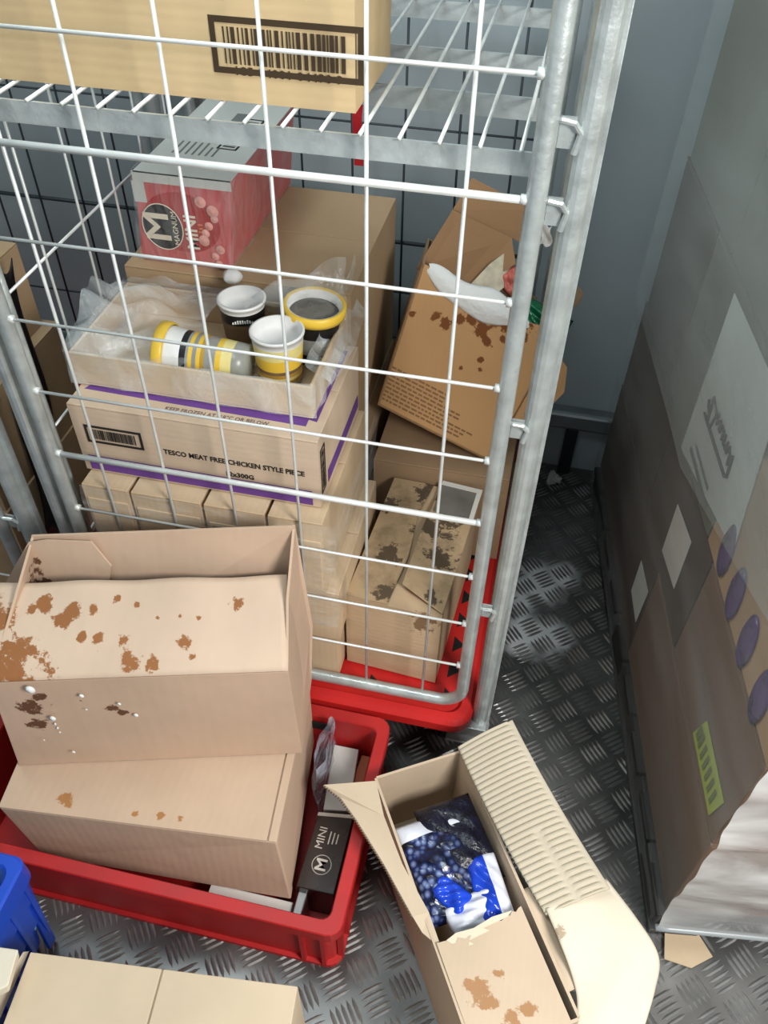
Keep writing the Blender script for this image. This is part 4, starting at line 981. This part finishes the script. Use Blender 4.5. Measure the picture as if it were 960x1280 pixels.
b.build('outer_ribs', BLUE, t, bevel=.001)
b = MB(); b.box(-.76, -.61, -.66, -.56, .10, .27); tag(single(b.build('cyan_pack', mat('pale_cyan', rgb(150, 210, 226), .4), bevel=.004)), 'pale cyan pack inside the blue crate', 'pack')
zz = .36
b = MB(); q = [at((-30, 1182), z=zz), at((20, 1186), z=zz), at((10, 1230), z=zz), at((-30, 1262), z=zz)]
zz = .385
q = [at((-40, 1258), z=zz), at((10, 1232), z=zz), at((23, 1187), z=zz), at((-40, 1178), z=zz)]
b.hexa([Vector((p.x-.01, p.y, .348)) for p in q], q)
tag(single(b.build('flat_carton', card('cream_card', rgb(228, 220, 200)), bevel=.002)), 'flat cream carton lying on the rim of the blue crate', 'carton')

# ------------------------------------------------------------ wrapped pallet on the right
PA = Vector((.513, -.292, 0)); PBk = Vector((.345, .985, 0)); PV = (PBk-PA).normalized(); PN = Vector((PV.y, -PV.x, 0))   # PN points right
PLEN = (PBk-PA).length; PW = .80
def S(s, n, z): return PA+PV*s+PN*n+Vector((0, 0, z))
SM = Matrix(((PN.x, PV.x, 0, PA.x), (PN.y, PV.y, 0, PA.y), (0, 0, 1, 0), (0, 0, 0, 1)))     # local: x right, y back
t = thing('pallet', 'dark pallet under the film-wrapped boxes on the right', 'pallet', S(PLEN/2, PW/2, 0))
WOOD = mat('dark_pallet_plastic', rgb(50, 48, 46), .6, var=.2, vscale=9, bump=.4, bscale=30)
for n_ in (.0, .36, .70):
    b = MB()
    for s_ in (.02, .57, 1.12): b.box(n_+.005, n_+.10, s_, s_+.13, .02, .085, 0, SM)
    b.box(n_+.005, n_+.10, .0, PLEN, .001, .019, 0, SM); b.box(n_+.012, n_+.03, .01, PLEN-.01, .019, .0855, 0, SM); b.build('runner', WOOD, t, bevel=.003)
for k in range(9):
    b = MB(); b.box(0, PW, .145*k, .145*k+.10, .086, .102, 0, SM); b.build('deck_board', WOOD, t, bevel=.002)
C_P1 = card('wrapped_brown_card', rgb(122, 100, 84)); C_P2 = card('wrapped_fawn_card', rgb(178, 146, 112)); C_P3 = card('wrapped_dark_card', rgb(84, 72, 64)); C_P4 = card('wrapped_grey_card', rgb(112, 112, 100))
def pbox(label, n_a, n_b, s_a, s_b, z_a, z_b, m):
    t = thing('cardboard_box', label, 'box', S((s_a+s_b)/2, (n_a+n_b)/2, z_a), None)
    b = MB(); b.box(n_a, n_b, s_a, s_b, z_a, z_b-.004, 0, SM); b.build('body', m, t, bevel=.004)
    mid = (s_a+s_b)/2
    for (q0, q1) in ((s_a, mid-.001), (mid+.001, s_b)):
        b = MB(); b.box(n_a, n_b, q0, q1, z_b-.0038, z_b, 0, SM); b.build('top_flap', m, t)
    return t
G = .016
pb1 = pbox('lowest near box on the wrapped pallet, under the yellow-green label', G, PW-G, .012, .60, .103, .395, C_P1)
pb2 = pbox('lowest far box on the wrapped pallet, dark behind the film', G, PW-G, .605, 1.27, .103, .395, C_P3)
pb3 = pbox('second near box on the wrapped pallet, with the yellow-green label', G, PW-G, .012, .40, .397, .655, C_P1)
pb4 = pbox('second middle box on the wrapped pallet, with a small white label', G, PW-G, .405, .80, .397, .655, C_P3)
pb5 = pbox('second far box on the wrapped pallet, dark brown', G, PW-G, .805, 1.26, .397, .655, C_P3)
pb6 = pbox('brown box with a row of purple ovals on the wrapped pallet', G, PW-G, .012, .455, .657, .905, C_P2)
pb7 = pbox('grey-brown box holding the big handwritten sheet on the wrapped pallet', G, PW-G, .46, .90, .657, 1.02, C_P4)
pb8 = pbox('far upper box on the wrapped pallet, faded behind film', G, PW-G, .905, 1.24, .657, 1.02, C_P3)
pb9 = pbox('upper near light brown box on the wrapped pallet', G+.012, PW-G, .012, .40, .907, 1.30, C_P2)
pb10 = pbox('top middle box on the wrapped pallet, grey-brown', G, PW-G, .405, .80, 1.022, 1.42, C_P4)
pb11 = pbox('top far box on the wrapped pallet', G, PW-G, .805, 1.22, 1.022, 1.42, C_P4)
# purple ovals
PUR = mat('purple_gloss', rgb(84, 62, 112), .3, var=.3, vscale=25)
for (s_, z_) in ((.368, .722), (.284, .712), (.194, .708), (.100, .702)):
    b = MB(); b.lathe([(.0001, -.012), (.020, -.009), (.030, 0), (.024, .004), (.0001, .007)], 24, Matrix.Translation(S(s_, G-.003, z_)) @ frame((0, 0, 0), PV, -PN) @ Matrix.Rotation(.12, 4, 'Z') @ Matrix.Diagonal((.85, 1.8, 1, 1)))
    o = b.build('purple_oval', PUR, pb6, smooth=True); o['label'] = 'purple printed oval'
def sheet(name, pts, m, parent, lab=None, off=.013):
    b = MB(); b.slab([S(s_, off, z_) for s_, z_ in pts][::-1], .0012); o = b.build(name, m, parent)
    if lab: o['label'] = lab
    return o
PAP = mat('grey_white_paper', rgb(214, 220, 214), .6, var=.08, vscale=8)
sheet('paper_sheet', [(.719, .997), (.413, 1.005), (.349, .742), (.711, .651)], PAP, pb7, 'grey-white paper sheet with handwriting')
b = MB()
# handwritten word in black marker, upside down along the sheet
hw = [[(0, .02), (.03, .05), (.02, 0), (.06, .01), (.05, .05)], [(.07, .0), (.075, .022), (.09, .0), (.095, .02)], [(.10, .02), (.105, 0), (.118, .004), (.122, .022)], [(.13, 0), (.135, .02), (.150, .02), (.152, 0)], [(.160, .02), (.165, 0), (.178, .01), (.182, .03)], [(.19, .0), (.2, .045)], [(.0, .055), (.19, .052)]]
for st_ in hw:
    b.tube([S(.655-x*.93, .0115, .835-y*.9) for x, y in st_], .0032, 6)
b.build('handwriting', INK, pb7)
b = MB(); b.box(.0112, .0118, .50, .66, .690, .70, 0, SM); b.box(.0112, .0118, .52, .64, .715, .722, 0, SM); b.build('printed_lines', mat('grey_ink', rgb(96, 100, 98), .8), pb7)
sheet('small_label', [(.626, .576), (.504, .596), (.496, .468), (.617, .447)], WHITE, pb4, 'small white label')
sheet('small_label', [(.707, .312), (.608, .320), (.612, .204), (.702, .210)], PAP, pb2, 'small greyish label')
YG = mat('yellow_green_label', rgb(176, 190, 60), .5)
sheet('yellow_label', [(.203, .420), (.185, .492), (.040, .490), (.052, .418)], YG, pb3, 'yellow-green sticker')
b = MB()
for k in range(6): b.slab([S(.062+.02*k, .0112, .436), S(.062+.02*k+.009, .0112, .436), S(.062+.02*k+.009, .0112, .474), S(.062+.02*k, .0112, .474)], .0004)
b.box(.0108, .0114, .175, .19, .438, .47, 0, SM)
b.build('label_print', mat('olive_print', rgb(104, 116, 40), .7), pb3)
lettering('lettering', 'Young', .07, Matrix.Translation(S(.16, G-.0008, .33)) @ frame((0, 0, 0), -PV, -PN), mat('dull_print', rgb(64, 52, 44), .8), pb1, 1.0) if False else None
# stretch film round the load
FSIDE = film('milky_stretch_film', (.62, .66, .64, 1), .17, .32, 2.2, (1, .6, 2.0), .35, .6)
FSIDE.name = 'milky_stretch_film'
FFRONT = film('bunched_white_film', (.84, .84, .83, 1), .68, .3, 3, (1, 1, 2), .5, .5)
t = thing('stretch_film', 'stretch film wrapped round the pallet load on the right', 'plastic film', S(PLEN/2, PW/2, .085))
b = MB()
def fs_(u, v):
    s_ = -.006+u*(PLEN+.01); z = .010+1.56*v
    nn_ = .004+.004*math.sin(11*s_+3*z)*math.sin(9*z)+.0015*math.sin(60*z+8*s_)
    return S(s_, nn_, z)
b.surf(fs_, 70, 90); b.build('side_wrap', FSIDE, t, smooth=True)
b = MB()
def fs2(u, v):
    s_ = -.004+u*(PLEN+.006); z0_ = .62+.42*(s_/PLEN)*-1+.25; z = max(z0_, .66)+ (1.57-max(z0_, .66))*v
    return S(s_, -.004+.003*math.sin(7*s_+4*z), z)
b.surf(fs2, 50, 40)
o = b.build('second_wrap', film('cloudy_stretch_film', (.60, .65, .63, 1), .24, .4, 1.6, (1, .6, 1.5), .3, .5), t, smooth=True); o['label'] = 'second cloudy layer of film'
b = MB()
def ff_(u, v):
    z = .072+1.5*v; n_ = .002+PW*u
    s_ = -.010+.006*math.sin(9*n_+14*z)*math.sin(5*z)+.002*math.sin(70*z+6*n_)-.012*math.exp(-((z-.46)/.02)**2)-.010*math.exp(-((z-.10)/.03)**2)
    return S(s_, n_, z)
b.surf(ff_, 40, 110); o = b.build('front_wrap', FFRONT, t, smooth=True); o['label'] = 'white bunched film on the near face'
b = MB(); b.tube([S(-.014, u, .078) for u in np.linspace(0, PW, 30)], .007, 8)
b.build('rolled_hem', mat('film_hem', rgb(150, 156, 158), .3), t, smooth=True)
# cardboard scrap and paper on the floor
b = MB(); b.slab([(.548, -.335, .012), (.60, -.338, .006), (.640, -.31, .010), (.61, -.27, .014), (.55, -.275, .012)], .004)
tag(single(b.build('cardboard_scrap', card('wet_scrap', rgb(186, 166, 138)))), 'small scrap of cardboard on the floor at the pallet corner', 'scrap')
b = MB(); c = at((692, 598), z=.012)
def ws(u, v):
    a, e = 2*PI*u, PI*(v-.5); r = .026*(1+.25*math.sin(3*a+2)*math.cos(e)+.18*math.sin(7*a+5*e))
    return Vector((c.x+r*.75*math.cos(a)*math.cos(e), c.y+r*math.sin(a)*math.cos(e), .013+.5*r*math.sin(e)*.9))
b.surf(ws, 22, 12); tag(single(b.build('paper_scrap', mat('crumpled_white', rgb(206, 206, 204), .7))), 'crumpled white scrap on the dark floor beside the cage', 'scrap')

# ------------------------------------------------------------ load of the second cage, seen through the mesh
carton('beige box low in the second cage at the left edge', -1.38, -.90, .06, .45, .2005, .50, m=C_KRAFT_IN)
carton('brown box in the second cage behind the steel posts', -1.38, -.905, .07, .42, .501, .74, m=C_BACK)
carton('small brown carton on top in the second cage, beside black plastic', -1.38, -.93, .10, .40, .741, .93, m=C_BACK)
b = MB()
def bb(u, v):
    return Vector((-.895+.02*v+.008*math.sin(9*v+3*u), .12+.10*u+.10*v+.012*math.sin(5*v), .32+.64*v+.03*math.sin(6*u)))
b.surf(bb, 16, 22); tag(single(b.build('black_plastic_sheet', mat('black_plastic', rgb(16, 16, 18), .3, bump=.6, bscale=12), smooth=True, solid=.002)), 'black plastic sheet hanging inside the second cage', 'plastic sheet')
